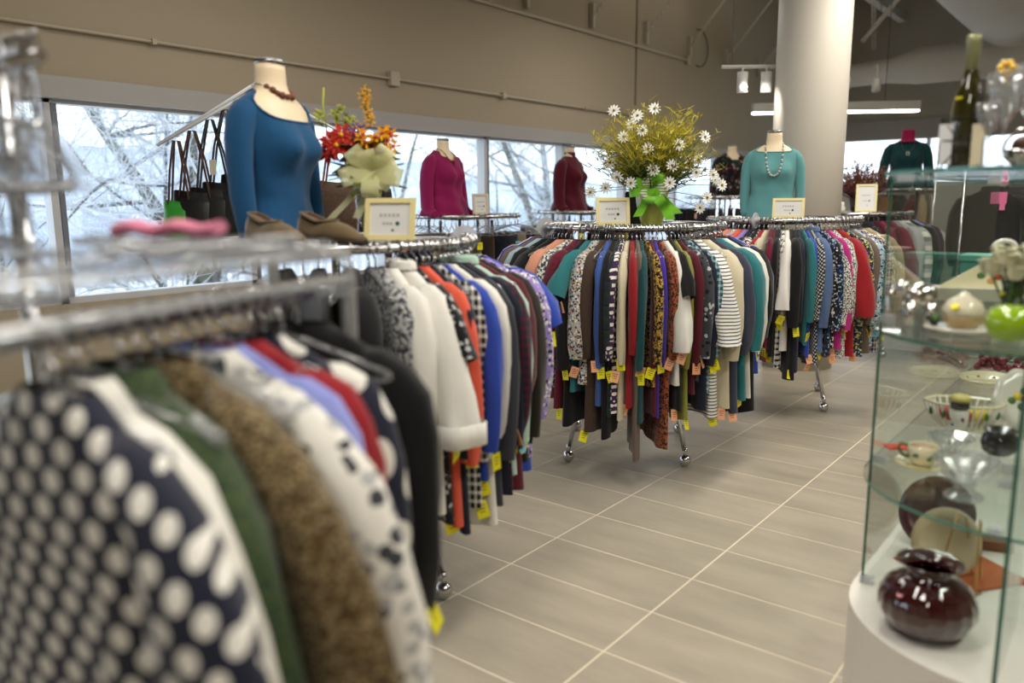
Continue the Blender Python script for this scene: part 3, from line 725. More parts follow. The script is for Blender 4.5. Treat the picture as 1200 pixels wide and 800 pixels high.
round_rack('round clothes rack under the teal sweater mannequin', -1.97, 5.45, 1.24, discs=(toward(-1.97, 5.45)-.35,), leg0=toward(-1.97, 5.45)+.8)
round_rack('round clothes rack behind the big round column', -2.134, 7.6, 1.243, leg0=toward(-2.1, 7.6)+.85)
round_rack('tall round clothes rack under the dark green mannequin', -2.072, 9.768, 1.46, discs=(toward(-2.07, 9.77)-.1,))
round_rack('round rack of trousers under the magenta jacket mannequin', -4.491, 5.0, 1.252)
round_rack('round rack of trousers under the maroon mannequin', -4.455, 6.75, 1.261)
round_rack('round rack of dark skirts under the scarf mannequin', -4.129, 9.42, 1.396)
hang_row(parse(R0), [0, .07, .135, .20, .27, .31, .355, .40, .54], 0, 1.215, 'nearest rack', 1.05, 1)
hang(parse(R1), -2.25, 1.85, 1.235, .48, 9, 97, 'blue mannequin rack', 2, ('clear', 'black', 'clear'), .84, [-18, -6, 5, 14, 18.5, 23.5, 27, 30.5, 33.5, 36.5, 39.5, 43, 46, 49, 52, 55.5, 60, 66, 74, 82, 90, 98, 106][:len(parse(R1))], 1.06)
hang(parse(R2), -2.215, 3.84, 1.237, .48, -96, 96, 'daisy bouquet rack', 3, ('clear', 'clear', 'clear', 'black'), .88, [-90, -82, -75, -69, -63, -56, -49, -42, -36, -30, -26, -22.5, -19, -14.5, -11.5, -8.8, -6.2, -3.8, -1.4, 1, 3.4, 5.8, 8.2, 10.6, 13, 15.5, 18.5, 21.5, 24, 26.5, 29, 31.5, 34, 38.5, 45, 51, 57, 63, 71, 81, 90, 98], 1.1)
hang(parse(R3), -1.97, 5.45, 1.24, .48, -82, 84, 'teal mannequin rack', 4, ('clear',), .88, [-44, -39, -34, -29.5, -25, -21, -17, -13.5, -10.5, -7.8, -5.2, -2.6, 0, 3, 6.8, 10, 12.8, 15.2, 18, 21.8, 25, 27.6, 30.4, 34.6, 40.2, 45.5, 50, 54, 59, 64.5, 71, 79, 88], 1.14)
hang(parse(R4), -2.134, 7.6, 1.243, .48, -5, 100, 'rack behind the column', 5, ('clear',), 1, [6, 16, 26, 36, 46, 56, 64, 72, 80, 86, 93, 100])
hang(parse(R5), -2.072, 9.768, 1.46, .48, -60, 95, 'green mannequin rack', 6, ('clear',))
# empty hooks crowd the rails: clear hangers pushed inward
def pants(place, cx, cy, z, n, a0, a1, cols, seed, kind='trousers', L=.75):
    rng = random.Random(seed); pc = toward(cx, cy)
    for i in range(n):
        a = pc+math.radians(a0+(a1-a0)*i/(n-1)); cn, pt, cl = cols[i % len(cols)]
        loc = (cx+.48*math.cos(a), cy+.48*math.sin(a), z); b = MB(); ph = rng.uniform(0, 6); w = .14
        LV = [(-.128, .0), (-.14, .4), (-.2, .7), (-.35, 1), (-.55, 1), (-L, 1.05)]
        b.rings([[(w*(1+.06*f)*math.cos(2*PI*j/18), (.012+.018*f)*math.sin(2*PI*j/18)*(1+.3*math.sin(j*1.9+ph)), z_) for j in range(18)] for z_, f in LV])
        o = b.build(kind, fab(pt, *cl), None, True, loc, a)
        t_ = rng.choice('yypb')
        if rng.random() < .4: link_mesh('price_tag', TAGM[t_], o, (.15, 0, -.17), (0, 0, PI/2+rng.uniform(-.6, .6)))
        q = MB()
        for s in (-1, 1): q.box((s*.1, 0, -.133), (.02, .03, .03))
        hh = hanger('clear', loc, a, 'clear clip hanger on the '+place, 'clear hangers on the '+place); q.build('clip', CLEAR, hh)
        nbr = cols[(i-1) % len(cols)][0] if i else 'nothing'
        lab = '%s %s %s on the %s' % (cn, kind, ('right of the '+nbr+' pair') if i else 'at its left end', place)
        if lab in USED: lab = '%s %s second from the right on the %s' % (cn, kind, place) if i == n-2 else '%s %s further right on the %s, near its right side' % (cn, kind, place) if i >= n-4 else '%s %s at the middle of the %s' % (cn, kind, place)
        USED[lab] = 1
        tag(o, lab, kind, kind+' on the '+place)
PC = [('black', 'solid', cc('black')), ('grey tweed', 'knit', cc('khaki', 'dgrey')), ('brown', 'solid', cc('brown')), ('navy', 'solid', cc('navy')), ('charcoal', 'solid', cc('dgrey')), ('pale khaki', 'solid', cc('khaki')), ('dark plum', 'solid', cc('purple'))]
pants('magenta mannequin rack', -4.491, 5.0, 1.252, 14, -50, 88, PC[2:]+PC[:2], 11)
pants('maroon mannequin rack', -4.455, 6.75, 1.261, 12, -70, 85, PC[3:]+PC[:2], 12)
pants('scarf mannequin rack', -4.129, 9.42, 1.396, 13, -70, 85, [('plain black', 'solid', cc('black')), ('deep navy', 'solid', cc('navy')), ('dark brown', 'solid', cc('dbrown')), ('coal grey', 'solid', cc('dgrey'))], 13, 'skirt', .6)
def extra_hangers(place, cx, cy, z, a0, a1, n, seed):
    rng = random.Random(seed); pc = toward(cx, cy)
    for i in range(n):
        a = pc+math.radians(a0+(a1-a0)*(i+.5)/n)+rng.uniform(-.01, .01); o = hanger('clear', (cx+.48*math.cos(a), cy+.48*math.sin(a), z), a+rng.uniform(-.2, .2), 'empty clear hanger among the clothes on the '+place, 'empty hangers on the '+place)
extra_hangers('daisy bouquet rack', -2.215, 3.84, 1.237, -100, 100, 24, 31)
extra_hangers('teal mannequin rack', -1.97, 5.45, 1.24, -85, 95, 24, 32)
extra_hangers('blue mannequin rack', -2.25, 1.85, 1.235, -40, 120, 14, 33)
rng = random.Random(9)
for i in range(14):
    o = hanger('clear', RL(rng.uniform(-.01, .01), .03+.034*i, 1.215), RA+rng.uniform(-.2, .2), 'empty clear hanger on the nearest rack', 'empty hangers on the nearest rack')
PH = MB(); hanger_body(PH, .21, .007); hook_geo(PH, .006); PHM = PH.mesh('hanger', CLEAR, True)
for i, (x, y, z, rz, ry) in enumerate([(-1.20, .64, 1.30, .3, 1.45), (-1.16, .62, 1.305, .5, 1.5), (-1.13, .54, 1.31, .2, 1.4), (-1.18, .58, 1.315, .1, 1.5), (-1.11, .50, 1.30, .6, 1.5), (-1.13, .56, 1.317, .4, 1.5)]):
    o = link_mesh('clothes_hanger', PHM, None, (x, y, z), (PI/2+.06*math.sin(i*2), .05*math.cos(i), rz)); tag(o, 'loose clear plastic hanger lying on top of the nearest rack', 'hanger', 'loose clear hangers piled on the nearest rack')
b = MB(); b.rings([[(.09*f, .02*math.cos(2*PI*j/14)*(1+.3*math.sin(f*9)), .011*math.sin(2*PI*j/14)+.004*math.sin(f*7)) for j in range(14)] for f in [-1+i*.2 for i in range(11)]], cap0=True, cap1=True)
tag(b.build('scarf', fab('solid', (226, 136, 164)), None, True, (-1.20, .66, 1.335), .45), 'folded pink scarf lying among the clear hangers', 'scarf')
t = thing('hanger_stand', 'tall chrome stand full of clear hangers at the left edge', 'stand', (-1.50, .565, 0))
b = MB(); b.tube([(0, 0, .03), (0, 0, 1.63)], .014, 10); b.build('post', CHROME, t, True)
b = MB(); b.tube([(-.12, -.01, 1.6), (.12, .01, 1.6)], .011, 8); b.build('arm', CHROME, t, True)
b = MB(); b.lathe([(.001, 0), (.24, 0), (.24, .02), (.03, .045), (.001, .045)], n=32); b.build('base', CHROME, t, True)
for i in range(26):
    o = hanger('clear', (-1.60+.008*i, .555+.0008*i, 1.606), PI/2+rng.uniform(-.5, .5), 'clear hanger bunched on the tall stand at the left edge', 'hangers bunched on the tall stand'); o.rotation_euler[1] = rng.uniform(-.2, .2); o.scale = (.26, 1.3, 1.5)
for i in range(10):
    o = hanger('clear', (-1.56+.012*i, .545+.012*(i % 3), 1.42), PI/2+rng.uniform(-.5, .5), 'clear hanger in the lower bunch on the tall stand at the left edge', 'hangers in the lower bunch'); o.scale = (.3, 1.3, 1.5)
extra_hangers('maroon mannequin rack', -4.455, 6.75, 1.261, -70, 85, 16, 35)
extra_hangers('magenta mannequin rack', -4.491, 5.0, 1.252, -60, 85, 14, 36)
extra_hangers('scarf mannequin rack', -4.129, 9.42, 1.396, -60, 85, 14, 37)

# ---------------------------------------------------------------- mannequins
PROF = [(0, .160, .10, .115), (.08, .150, .096, .092), (.16, .125, .086, .075), (.24, .132, .09, .075), (.32, .150, .10, .085), (.38, .160, .094, .09), (.435, .170, .08, .085), (.468, .160, .068, .076), (.488, .128, .06, .066), (.502, .095, .055, .06), (.518, .066, .05, .055), (.54, .056, .047, .05), (.60, .051, .046, .049)]
def pr(z):
    z = max(0, min(.6, z))
    for i in range(len(PROF)-1):
        if PROF[i+1][0] >= z:
            f = (z-PROF[i][0])/(PROF[i+1][0]-PROF[i][0]); f2 = f; return [PROF[i][k]*(1-f2)+PROF[i+1][k]*f2 for k in (1, 2, 3)]
    return PROF[-1][1:]
def tp(a, z, off=0, bust=1.0):
    w, f, bk = pr(z); c, s = math.cos(a), math.sin(a); y = (w+off)*s; x = ((f if c > 0 else bk)+off)*c
    if c > 0: x += .046*bust*math.exp(-((z-.325)/.06)**2)*(math.exp(-((abs(y)-.07)/.05)**2)+.35*math.exp(-(y/.05)**2))
    return (x, y, z)
def mannequin(label, loc, rz, m, scale=1.0, scoop=(.13, 1.1), back=.02, sleeve='down', turtle=None, openfront=None, lapel=None, inner=None, name='mannequin_torso', loose=0.0, folds=.004, seed=1, cap=STEEL):
    rng = random.Random(seed); t = thing(name, label, 'mannequin', loc, rz); t.scale = (scale,)*3; n = 44
    b = MB(); zs = [i*.02 for i in range(31)]
    b.rings([[tp(2*PI*j/n, z) for j in range(n)] for z in zs], cap0=True, cap1=True); b.build('torso', SKIN, t, True)
    b = MB(); b.lathe([(.001, .6), (.05, .6), (.051, .612), (.042, .618), (.001, .618)], (0, 0, 0), 24); b.build('neck_cap', cap, t, True)
    # garment
    def ztop(a):
        d = abs((a+PI) % (2*PI)-PI); dep, wd = scoop
        fr = dep*math.exp(-(d/wd)**4)
        if openfront: fr = max(fr, openfront*max(0, 1-d/.42))
        return .512-fr-back*(d > 2)*.5
    K = 26; RR = []; ph = rng.uniform(0, 6)
    for k in range(K+1):
        ring = []
        for j in range(n):
            a = 2*PI*j/n; z = .002+(ztop(a)-.002)*k/K
            off = .007+loose*1.25*max(0, 1-z/.47)+folds*max(0, 1-z/.5)*math.sin(a*7+z*14+ph)+folds*.5*math.sin(z*50+a*3)*max(0, 1-abs(z-.12)/.2)
            p = tp(a, max(z, 0), off); ring.append((p[0], p[1], z))
        RR.append(ring)
    b = MB(); b.rings(RR); b.build('bodice', m, t, True)
    b = MB(); b.tube(RR[-1], .0045, 6, loop=True); b.build('neckline', m, t, True)
    if inner:
        b = MB(); q = []
        for k in range(20):
            z = .44*k/19; q.append([tp(-.75+1.5*j/14, z-.0, .009) for j in range(15)])
        b.rings(q, closed=False); b.build('inner_top', inner, t, True)
    for sd in (1, -1):
        if sleeve == 'down': P = [(0, .110, .458), (-.002, .140, .445), (-.004, .165, .41), (-.004, .180, .35), (.0, .188, .26), (.006, .192, .17), (.014, .192, .10), (.02, .188, .045), (.03, .182, .01)]; r = [.034, .048, .052, .049, .045, .042, .038, .034, .032]
        else: P = [(0, .115, .462), (-.002, .150, .447), (-.004, .18, .41), (-.005, .20, .34), (-.005, .215, .25), (.0, .226, .16), (.012, .232, .08), (.04, .24, .03), (.09, .25, .012), (.13, .27, .01)]; r = [.036, .054, .062, .062, .06, .058, .056, .05, .036, .03]
        SR = []
        for i, p in enumerate(P):
            p = Vector((p[0], p[1]*sd, p[2])); a_ = Vector(P[max(i-1, 0)]); c_ = Vector(P[min(i+1, len(P)-1)]); a_.y *= sd; c_.y *= sd; d = (c_-a_).normalized()
            u = Vector((1, 0, 0)); u = (u-d*u.dot(d)).normalized(); w = d.cross(u); f = i/(len(P)-1)
            SR.append([p+(u*math.cos(2*PI*j/16)+w*math.sin(2*PI*j/16)*.82)*r[i]*(1+folds*14*f*math.sin(3*(2*PI*j/16)+i*1.7+ph)) for j in range(16)])
        b = MB(); b.rings(SR, cap0=True, cap1=True); b.build('sleeve', m, t, True)
    if turtle:
        b = MB(); b.lathe([(.118, .492), (.092, .503), (.072, .515), (.067, .525), (.063, .545), (.066, .565), (.064, .60), (.067, .61), (.063, .622), (.055, .622), (.053, .60)], (-.002, 0, 0), 28, rib=lambda f, z: .02*math.sin(f*2*PI*14)); b.build('turtleneck', turtle, t, True)
    if lapel:
        for sd in (1, -1):
            b = MB(); q = []
            for i in range(12):
                f = i/11; a = sd*(2.6-2.45*f); z = .525-.30*max(0, (f-.35)/.65)**1.2; p = tp(a, min(z, .6), .012); wd = .012+.035*math.sin(PI*min(1, f*1.05))
                p2 = tp(a+sd*.38*math.sin(PI*f), z-.02, .02); q.append([p, ((p[0]+p2[0])/2, (p[1]+p2[1])/2, (p[2]+p2[2])/2+.012), p2])
            b.rings(q, closed=False); b.build('lapel', lapel, t, True)
    return t
F_BLUE = fab('solid', (26, 80, 124)); F_MAG = fab('solid', (142, 22, 84)); F_MAR = fab('solid', (88, 14, 34)); F_TEAL = fab('solid', (98, 156, 158)); F_GRN = fab('solid', (14, 58, 62))
F_SCARF = fab('floral', (24, 20, 24), (96, 24, 48), (40, 70, 54), (150, 120, 110), (20, 20, 22), scale=.35)
mb = mannequin('headless cream mannequin in a royal blue scoop neck long sleeved top', (-2.345, 1.69, 1.225), .32, F_BLUE, .99, scoop=(.10, 1.15), folds=.003, seed=2)
mannequin('headless mannequin in a magenta jacket beside the left windows', (-4.40, 4.72, 1.262), .08, F_MAG, .95, scoop=(.05, .9), openfront=.12, lapel=F_MAG, inner=F_MAR, sleeve='wide', loose=.055, folds=.009, seed=3)
mannequin('headless mannequin in a dark maroon sweater beside the window', (-4.60, 6.76, 1.27), .12, F_MAR, 1.02, scoop=(.01, .8), turtle=None, sleeve='wide', loose=.045, folds=.008, seed=4)
b = MB(); b.lathe([(.062, .49), (.058, .51), (.055, .555), (.05, .556)], n=24)
o = b.build('collar_band', F_MAR, bpy.data.objects['mannequin_torso.002'], True)
mannequin('distant headless mannequin in a dark patterned jacket', (-4.15, 9.62, 1.405), -.75, F_SCARF, 1.0, scoop=(.04, .8), openfront=.2, lapel=F_SCARF, inner=F_GRN, sleeve='wide', loose=.02, folds=.008, seed=5)
mannequin('headless mannequin in a turquoise teal sweater in front of the column', (-2.06, 5.46, 1.25), -1.18, F_TEAL, .93, scoop=(.05, 1.25), loose=.025, folds=.004, seed=6)
mannequin('headless mannequin in a dark green sweater with magenta turtleneck', (-2.17, 9.62, 1.468), -1.30, F_GRN, 1.0, scoop=(.02, 1.0), turtle=F_MAG if False else fab('solid', (150, 20, 74)), sleeve='wide', loose=.03, folds=.005, seed=7)
# necklaces
def necklace(label, loc, rz, sc, drop, wid, bead, r, m, m2=None, off=.014, z0=.53, pend=None):
    t = thing('necklace', label, 'necklace', loc, rz); t.scale = (sc,)*3; n = bead; cord = []
    pts = []; nb = 8; nf = n-nb
    for i in range(nf):
        u = -1+2*(i+.5)/nf; y = wid*math.copysign(abs(math.sin(u*PI/2))**.75, u); z = z0-drop*max(0, math.cos(u*PI/2))**.9; w_, f_, _b = pr(min(z, .535)); a = math.asin(max(-1, min(1, y/w_)))
        p = tp(a, min(z, .535), off); pts.append((p[0], y, z))
    for i in range(nb):
        a = PI/2+PI*(i+.5)/nb; w_, f_, bk_ = pr(.535); pts.append(((bk_+.012)*math.cos(a), (w_+.006)*math.sin(a), z0+.004))
    b = MB(); b.tube(pts, .0015, 4, loop=True); b.build('cord', INK, t, True)
    for i, p in enumerate(pts):
        if i >= nf: continue
        b = MB(); b.ball(p, r*(1 if i % 2 else .8), 8, 6); b.build('bead', m if (i % 2 or not m2) else m2, t, True)
    if pend:
        p = tp(0, z0-drop-.03, off+.004); b = MB()
        for s in (-1, 1): b.box((p[0], p[1]+s*.013, p[2]), (.006, .006, .034)); b.box((p[0], p[1], p[2]+s*.014), (.006, .03, .006))
        b.build('pendant', pend, t)
BEADB = mat('brown_wooden_bead', (110, 62, 40), .4); PEARL = mat('pearl_bead', (216, 208, 200), .25); JADE = mat('grey_bead', (96, 120, 110), .3); GOLDM = mat('gold_metal', (205, 170, 95), .3, 1)
necklace('necklace of brown wooden discs on the blue mannequin', (-2.345, 1.69, 1.225), .32, .99, .035, .058, 17, .0125, BEADB, off=.006)
necklace('long necklace of pearly and green beads on the teal mannequin', (-2.06, 5.46, 1.25), -1.18, .93, .24, .06, 46, .008, PEARL, JADE, .03, .535)
necklace('necklace with a square silver pendant on the dark green mannequin', (-2.17, 9.62, 1.468), -1.30, 1.0, .10, .06, 30, .003, JADE, None, .03, .50, PEARL)
necklace('short gold necklace on the magenta jacket mannequin', (-4.40, 4.72, 1.262), .08, .95, .09, .058, 28, .006, GOLDM, BEADB, .014)

# ---------------------------------------------------------------- shoes and signs on the racks
SUEDE = mat('olive_brown_suede', (98, 80, 48), .95, noise=.12, nscale=20, bump=.15, bscale=200, sheen=.3); INSOLE = mat('shoe_insole', (84, 52, 38), .8); SOLE = mat('shoe_sole', (40, 30, 22), .7)
def shoe(label, loc, rz):
    t = thing('shoe', label, 'shoe', loc, rz, 'pair of brown suede shoes'); n = 16; RR = []; IN = []
    for i in range(15):
        f = i/14; x = -.02+.27*f
        w = .030+.014*math.sin(PI*min(1, f*1.05))**.8 if f < .62 else .044*math.sqrt(max(.02, 1-((f-.62)/.40)**2))
        h = (.082-.03*f/.3 if f < .3 else .052+.010*math.sin((f-.3)/.3*PI) if f < .6 else .052*max(.2, 1-((f-.6)/.42)**1.5)); ring = []
        for j in range(n):
            a = 2*PI*j/n; y = w*math.cos(a); z = max(0, math.sin(a))**.8*h if math.sin(a) > 0 else 0
            ring.append((x, y*(1-.25*(z/max(h, .01))), .012+z))
        RR.append(ring)
    b = MB()
    b.rings(RR, cap0=True, cap1=True)
    # opening: dark foot bed sits on top, from heel to vamp
    b.build('upper', SUEDE, t, True)
    b = MB(); pl = []
    for i in range(13): f = i/12; x = -.012+.145*f; pl.append((x, .026*math.sin(PI*(.12+.85*f))**.5, .088-.03*min(1, f/.55)+.006*f))
    b.rings([[(p[0], s*p[1]*k, p[2]+.004-(.006 if abs(s*k) < .9 else 0)) for k, s in ((1, 1), (.5, 1), (0, 1), (.5, -1), (1, -1))] for p in pl], closed=False); b.build('insole', INSOLE, t, True)
    b = MB(); b.tube([(p[0], p[1], p[2]+.004) for p in pl]+[(p[0], -p[1], p[2]+.004) for p in reversed(pl)], .004, 6, loop=True); b.build('trim', SUEDE, t, True)
    b = MB(); b.rings([[(p[0], p[1]*1.04, .0) for p in r[:9]]+[(p[0], p[1]*1.04, .012) for p in reversed(r[:9])] for r in RR], cap0=True, cap1=True); b.build('sole', SOLE, t, True)
shoe('brown suede slip-on shoe nearer the blue mannequin, left one of the pair', (-2.165, 1.475, 1.25), -.05)
shoe('brown suede slip-on shoe next to the cream sign, right one of the pair', (-2.075, 1.60, 1.25), .05)
CREAMF = mat('cream_gold_frame', (236, 222, 160), .4, noise=.04); PAPER = mat('white_paper', (226, 226, 224), .7); DOT = mat('green_print', (40, 90, 70), .7); FAINT = mat('faint_grey_print', (178, 178, 178), .7)
def sign(label, loc, rz, w, h, tilt=.22, fr=CREAMF, portrait=False):
    t = thing('framed_sign', label, 'sign', loc, rz); t.rotation_euler = (-tilt, 0, rz); e = .016
    for nm, c, d in (('frame_side', (-w/2+e/2, 0, h/2), (e, .014, h)), ('frame_side', (w/2-e/2, 0, h/2), (e, .014, h)), ('frame_side', (0, 0, e/2), (w-2*e, .014, e)), ('frame_side', (0, 0, h-e/2), (w-2*e, .014, e))):
        b = MB(); b.box(c, d); b.build(nm, fr, t)
    b = MB(); b.box((0, .003, h/2), (w-2*e, .006, h-2*e)); p = b.build('paper', PAPER, t)
    b = MB()
    for i in range(5): b.box((-.03+.014*i, -.0008, h*.60), (.009, .001, .009)); 
    for i in range(3): b.box((-.02+.012*i, -.0008, h*.40), (.008, .001, .008))
    b.build('print', FAINT, p)
    b = MB(); b.tube([(.025, -.001, h*.4), (.025, .0, h*.4)], .007, 12); b.tube([(.01, -.001, h*.24), (.01, .0, h*.24)], .004, 10); b.build('print_mark', DOT, p)
    b = MB(); b.box((0, .05, h*.38), (.03, .004, h*.72), R=Matrix.Rotation(.38, 3, 'X')); b.build('easel_back', BLACKP, t)
sign('cream framed sign beside the brown shoes and blue mannequin', (-1.905, 1.785, 1.252), .50, .165, .135)
sign('cream framed sign left of the vase with the green bow', (-2.07, 3.42, 1.252), .72, .165, .135)
sign('small gold framed sign at the foot of the teal mannequin', (-1.80, 5.06, 1.255), .32, .19, .125)
sign('upright pale sign right of the column by the dried plants', (-1.98, 7.46, 1.258), .3, .17, .24)
sign('small tan framed sign beside the magenta jacket mannequin', (-4.14, 4.86, 1.268), 1.0, .13, .16, .1, mat('tan_frame', (214, 200, 168), .5))
b = MB(); b.box((0, 0, .09), (.15, .01, .18), R=Matrix.Rotation(-.2, 3, 'X')); tag(b.build('sign_back', BLACKP, None, False, (-3.98, 6.95, 1.265), 2.3), 'small black sign seen from behind, near the maroon mannequin', 'sign')
b = MB(); b.box((0, 0, .085), (.10, .06, .17)); b.box((0, 0, .172), (.09, .05, .008)); tag(b.build('black_bag', BLACKP, None, False, (-2.26, 3.95, 1.243), .6), 'black box standing between the cream sign and the green vase', 'box')

# ---------------------------------------------------------------- glass display case
GLS = clear('case_glass', (.955, .975, .965), .05, .03); GLE = mat('glass_edge_green', (60, 120, 104), .15, trans=.5); WLAM = mat('white_laminate', (226, 222, 214), .45)
DARKR = mat('dark_plinth', (60, 58, 56), .7); ACR = clear('clear_clip', (.9, .92, .94), .6, .15, .3, (.85, .86, .88))
CX, CY = -.178, 2.32
def cap_poly(rx, ry, yb, n=24, xl=None):
    pts = [(CX+rx*math.cos(a), CY+ry*math.sin(a)) for a in [PI+PI*i/n for i in range(n+1)]]
    return pts+[(CX+rx, yb), (CX-rx, yb)]
case = thing('display_case', 'curved glass display case full of china and glassware', 'display case', (0, 0, 0))
YB = 4.2
b = MB(); b.prism(cap_poly(.40, .385, YB), .03, .29); b.build('base', WLAM, case)
b = MB(); b.prism(cap_poly(.36, .35, YB-.04), .0, .03); b.build('plinth', DARKR, case)
for nm, z, th in (('shelf', .65, .008), ('shelf', 1.05, .008), ('top_glass', 1.44, .010)):
    b = MB(); pl = cap_poly(.385, .37, YB-.02); b.prism(pl, z-th, z, 0, 1); b.build(nm, [GLS, GLE], case)
def pane(c, d, e):
    b = MB(); b.box(c, d); o = b.build('glass_pane', GLS, case)
    for cc_, dd in e: b = MB(); b.box(cc_, dd); b.build('pane_edge', GLE, o)
zc, zh = (1.43+.292)/2, 1.43-.292
pane((-.556, (CY+YB)/2, zc), (.006, YB-CY, zh), [((-.556, CY, zc), (.007, .004, zh))])
pane((.2, (CY+YB)/2, zc), (.006, YB-CY, zh), [((.2, CY, zc), (.007, .004, zh))])
pane((CX, (1.955+CY)/2, zc), (.007, CY-1.955, zh), [((CX, 1.953, zc), (.009, .006, zh))])
pane((CX, CY+.003, zc), (.74, .005, zh), [])
pane((CX, YB-.02, zc), (.74, .006, zh), [])
for (x, y, z) in [(-.545, CY, .30), (-.54, CY+.02, .655), (-.54, CY, 1.055), (-.50, 2.22, 1.425), (-.23, CY, .655), (-.21, 2.0, .64), (-.21, CY, 1.425), (-.4, 2.9, 1.425)]:
    b = MB(); b.box((x, y, z), (.035, .02, .022)); b.tube([(x, y-.012, z), (x, y+.012, z)], .006, 8); b.build('clip', ACR, case)

POR = mat('white_porcelain', (228, 224, 214), .18, coat=.5); PORC = mat('cream_porcelain', (226, 218, 184), .2, coat=.5)
LEAF = mat('painted_leaf_green', (70, 110, 50), .4); PBLUE = mat('painted_blue', (60, 80, 140), .4); PRED = mat('painted_red', (170, 50, 40), .4); PYEL = mat('painted_yellow', (226, 200, 50), .4)
REDG = mat('oxblood_glass', (52, 6, 12), .06, coat=1, spec=.8); DPLATE = mat('dark_red_plate', (74, 22, 28), .3, noise=.4, nscale=40, coat=.4); WOODP = mat('cream_wood_plate', (196, 176, 140), .4, noise=.05); LEATH = mat('orange_leather', (176, 92, 44), .6, noise=.12, nscale=10, bump=.15, bscale=120)
BRASS = mat('brass', (190, 150, 90), .3, 1); SILV = mat('silver', (205, 203, 198), .16, 1); PEWT = mat('dark_pewter', (92, 92, 96), .18, 1); CRYS = clear('crystal', (.93, .94, .95), .72, .06, .10, (.8, .82, .84)); CLRG = clear('clear_glassware', (.96, .97, .98), .55, .03)
PINKD = mat('pink_sticker', (232, 160, 170), .5); YDOT = mat('yellow_sticker', (240, 226, 20), .5)
AMB = mat('amber_glass', (150, 60, 10), .1, coat=.5); APPLE = mat('green_apple_glaze', (150, 186, 24), .12, coat=1, noise=.12, nscale=5)
# on the deck
t = thing('vase', 'round ribbed dark red glass vase with flared lip on the white base', 'vase', (-.355, 2.135, .29))
b = MB(); b.lathe([(.001, 0), (.055, 0), (.066, .004), (.098, .03), (.114, .065), (.113, .095), (.095, .130), (.066, .150), (.052, .160), (.052, .168), (.066, .180), (.078, .188), (.075, .190), (.05, .172), (.047, .16), (.06, .147), (.09, .126), (.106, .09), (.106, .065), (.09, .035), (.05, .01), (.001, .008)], n=72, rib=lambda f, z: .022*math.cos(f*2*PI*18)*max(0, math.sin(min(1, max(0, z/.155))*PI))); b.build('body', REDG, t, True)
b = MB(); d = Vector((-.12, -.90, .42)).normalized(); c = Vector((-.045, -.086, .118)); b.tube([c*.985, c*1.03], .008, 12); b.build('sticker', PINKD, t)
def plate(label, loc, R, m, tilt, rz, name='plate', prof=None, rot=None):
    t = thing(name, label, 'plate', loc); t.rotation_euler = rot or (tilt, 0, rz)
    b = MB(); b.lathe(prof or [(.001, .004), (R*.6, .004), (R*.66, .012), (R, .022), (R, .026), (R*.66, .017), (R*.6, .009), (.001, .009)], n=48); b.build('dish', m, t, True); return t
plate('large dark red mottled plate leaning behind the cream plate', (-.44, 2.72, .395), .115, DPLATE, 1.15, -.25)
plate('cream round plate standing on the brass easel', (-.375, 2.52, .385), .10, WOODP, 1.15, -.35)
t = thing('plate_easel', 'brass wire easel holding the cream plate', 'easel', (-.33, 2.44, .29), -.3)
for s in (-1, 1): b = MB(); b.tube([(s*.055, -.06, .028), (s*.055, -.06, .004), (s*.05, .02, .003), (s*.012, .10, .003), (s*.02, .05, .19), (s*.03, .02, .21), (s*.055, -.02, .004)], .0028, 6); b.build('wire', BRASS, t, True)
b = MB(); b.prism([(-.13, -.10), (.11, -.13), (.15, .12), (-.10, .16)], 0, .006); b.prism([(-.06, -.06), (.04, -.08), (.05, .02), (-.05, .03)], .006, .009); tag(b.build('leather_mat', LEATH, None, False, (-.36, 2.56, .291), -.5), 'orange brown leather folder lying behind the red vase', 'leather folder')
b = MB(); b.prism([(-.05, -.03), (.05, -.02), (.045, .04), (-.05, .03)], 0, .03); tag(b.build('wooden_box', mat('brown_wood', (120, 72, 40), .5), None, False, (-.29, 2.80, .291), .2), 'small brown wooden box at the back of the white base', 'box')
# shelf at 0.65
t = thing('saucer', 'cream scalloped saucer under the floral teacup', 'saucer', (-.432, 2.345, .651)); b = MB(); b.lathe([(.001, 0), (.03, 0), (.036, .004), (.066, .014), (.066, .017), (.036, .008), (.001, .006)], n=36, rib=lambda f, z: .02*math.cos(f*2*PI*8)); b.build('dish', PORC, t, True)
b = MB(); b.tube([(.066*(1+.02*math.cos(i*PI/4.5*1))*math.cos(i*PI/18), .066*(1+.02*math.cos(i*PI/4.5))*math.sin(i*PI/18), .0155) for i in range(36)], .0016, 5, loop=True); b.build('rim', PYEL, t, True)
def motifs(t, R, n, z, m, zs=.006, s=.006, a0=0, dz=0):
    b = MB()
    for i in range(n): a = a0+2*PI*i/n; b.ball((R*math.cos(a), R*math.sin(a), z+dz*(i % 2)), s, 6, 4, sq=(1, 1, 1.1))
    b.build('painted_motif', m, t, True)
motifs(t, .054, 6, .0125, LEAF, s=.0045)
t = thing('teacup', 'floral cream teacup standing on its saucer', 'cup', (-.432, 2.345, .660))
b = MB(); b.lathe([(.001, 0), (.022, 0), (.03, .008), (.036, .03), (.038, .055), (.036, .055), (.033, .03), (.026, .01), (.001, .006)], n=28); b.build('bowl', PORC, t, True)
b = MB(); b.tube([(-.034, 0, .046), (-.056, .0, .05), (-.062, 0, .034), (-.05, 0, .018), (-.032, 0, .014)], .004, 8); b.build('cup_handle', LEAF, t, True)
b = MB(); b.lathe([(.001, .05), (.034, .05), (.001, .051)], n=24); b.build('lining', mat('pink_lining', (206, 160, 132), .4), t, True)
motifs(t, .0345, 7, .024, LEAF, s=.006, dz=.008); motifs(t, .036, 5, .03, PBLUE, s=.004, a0=.5)
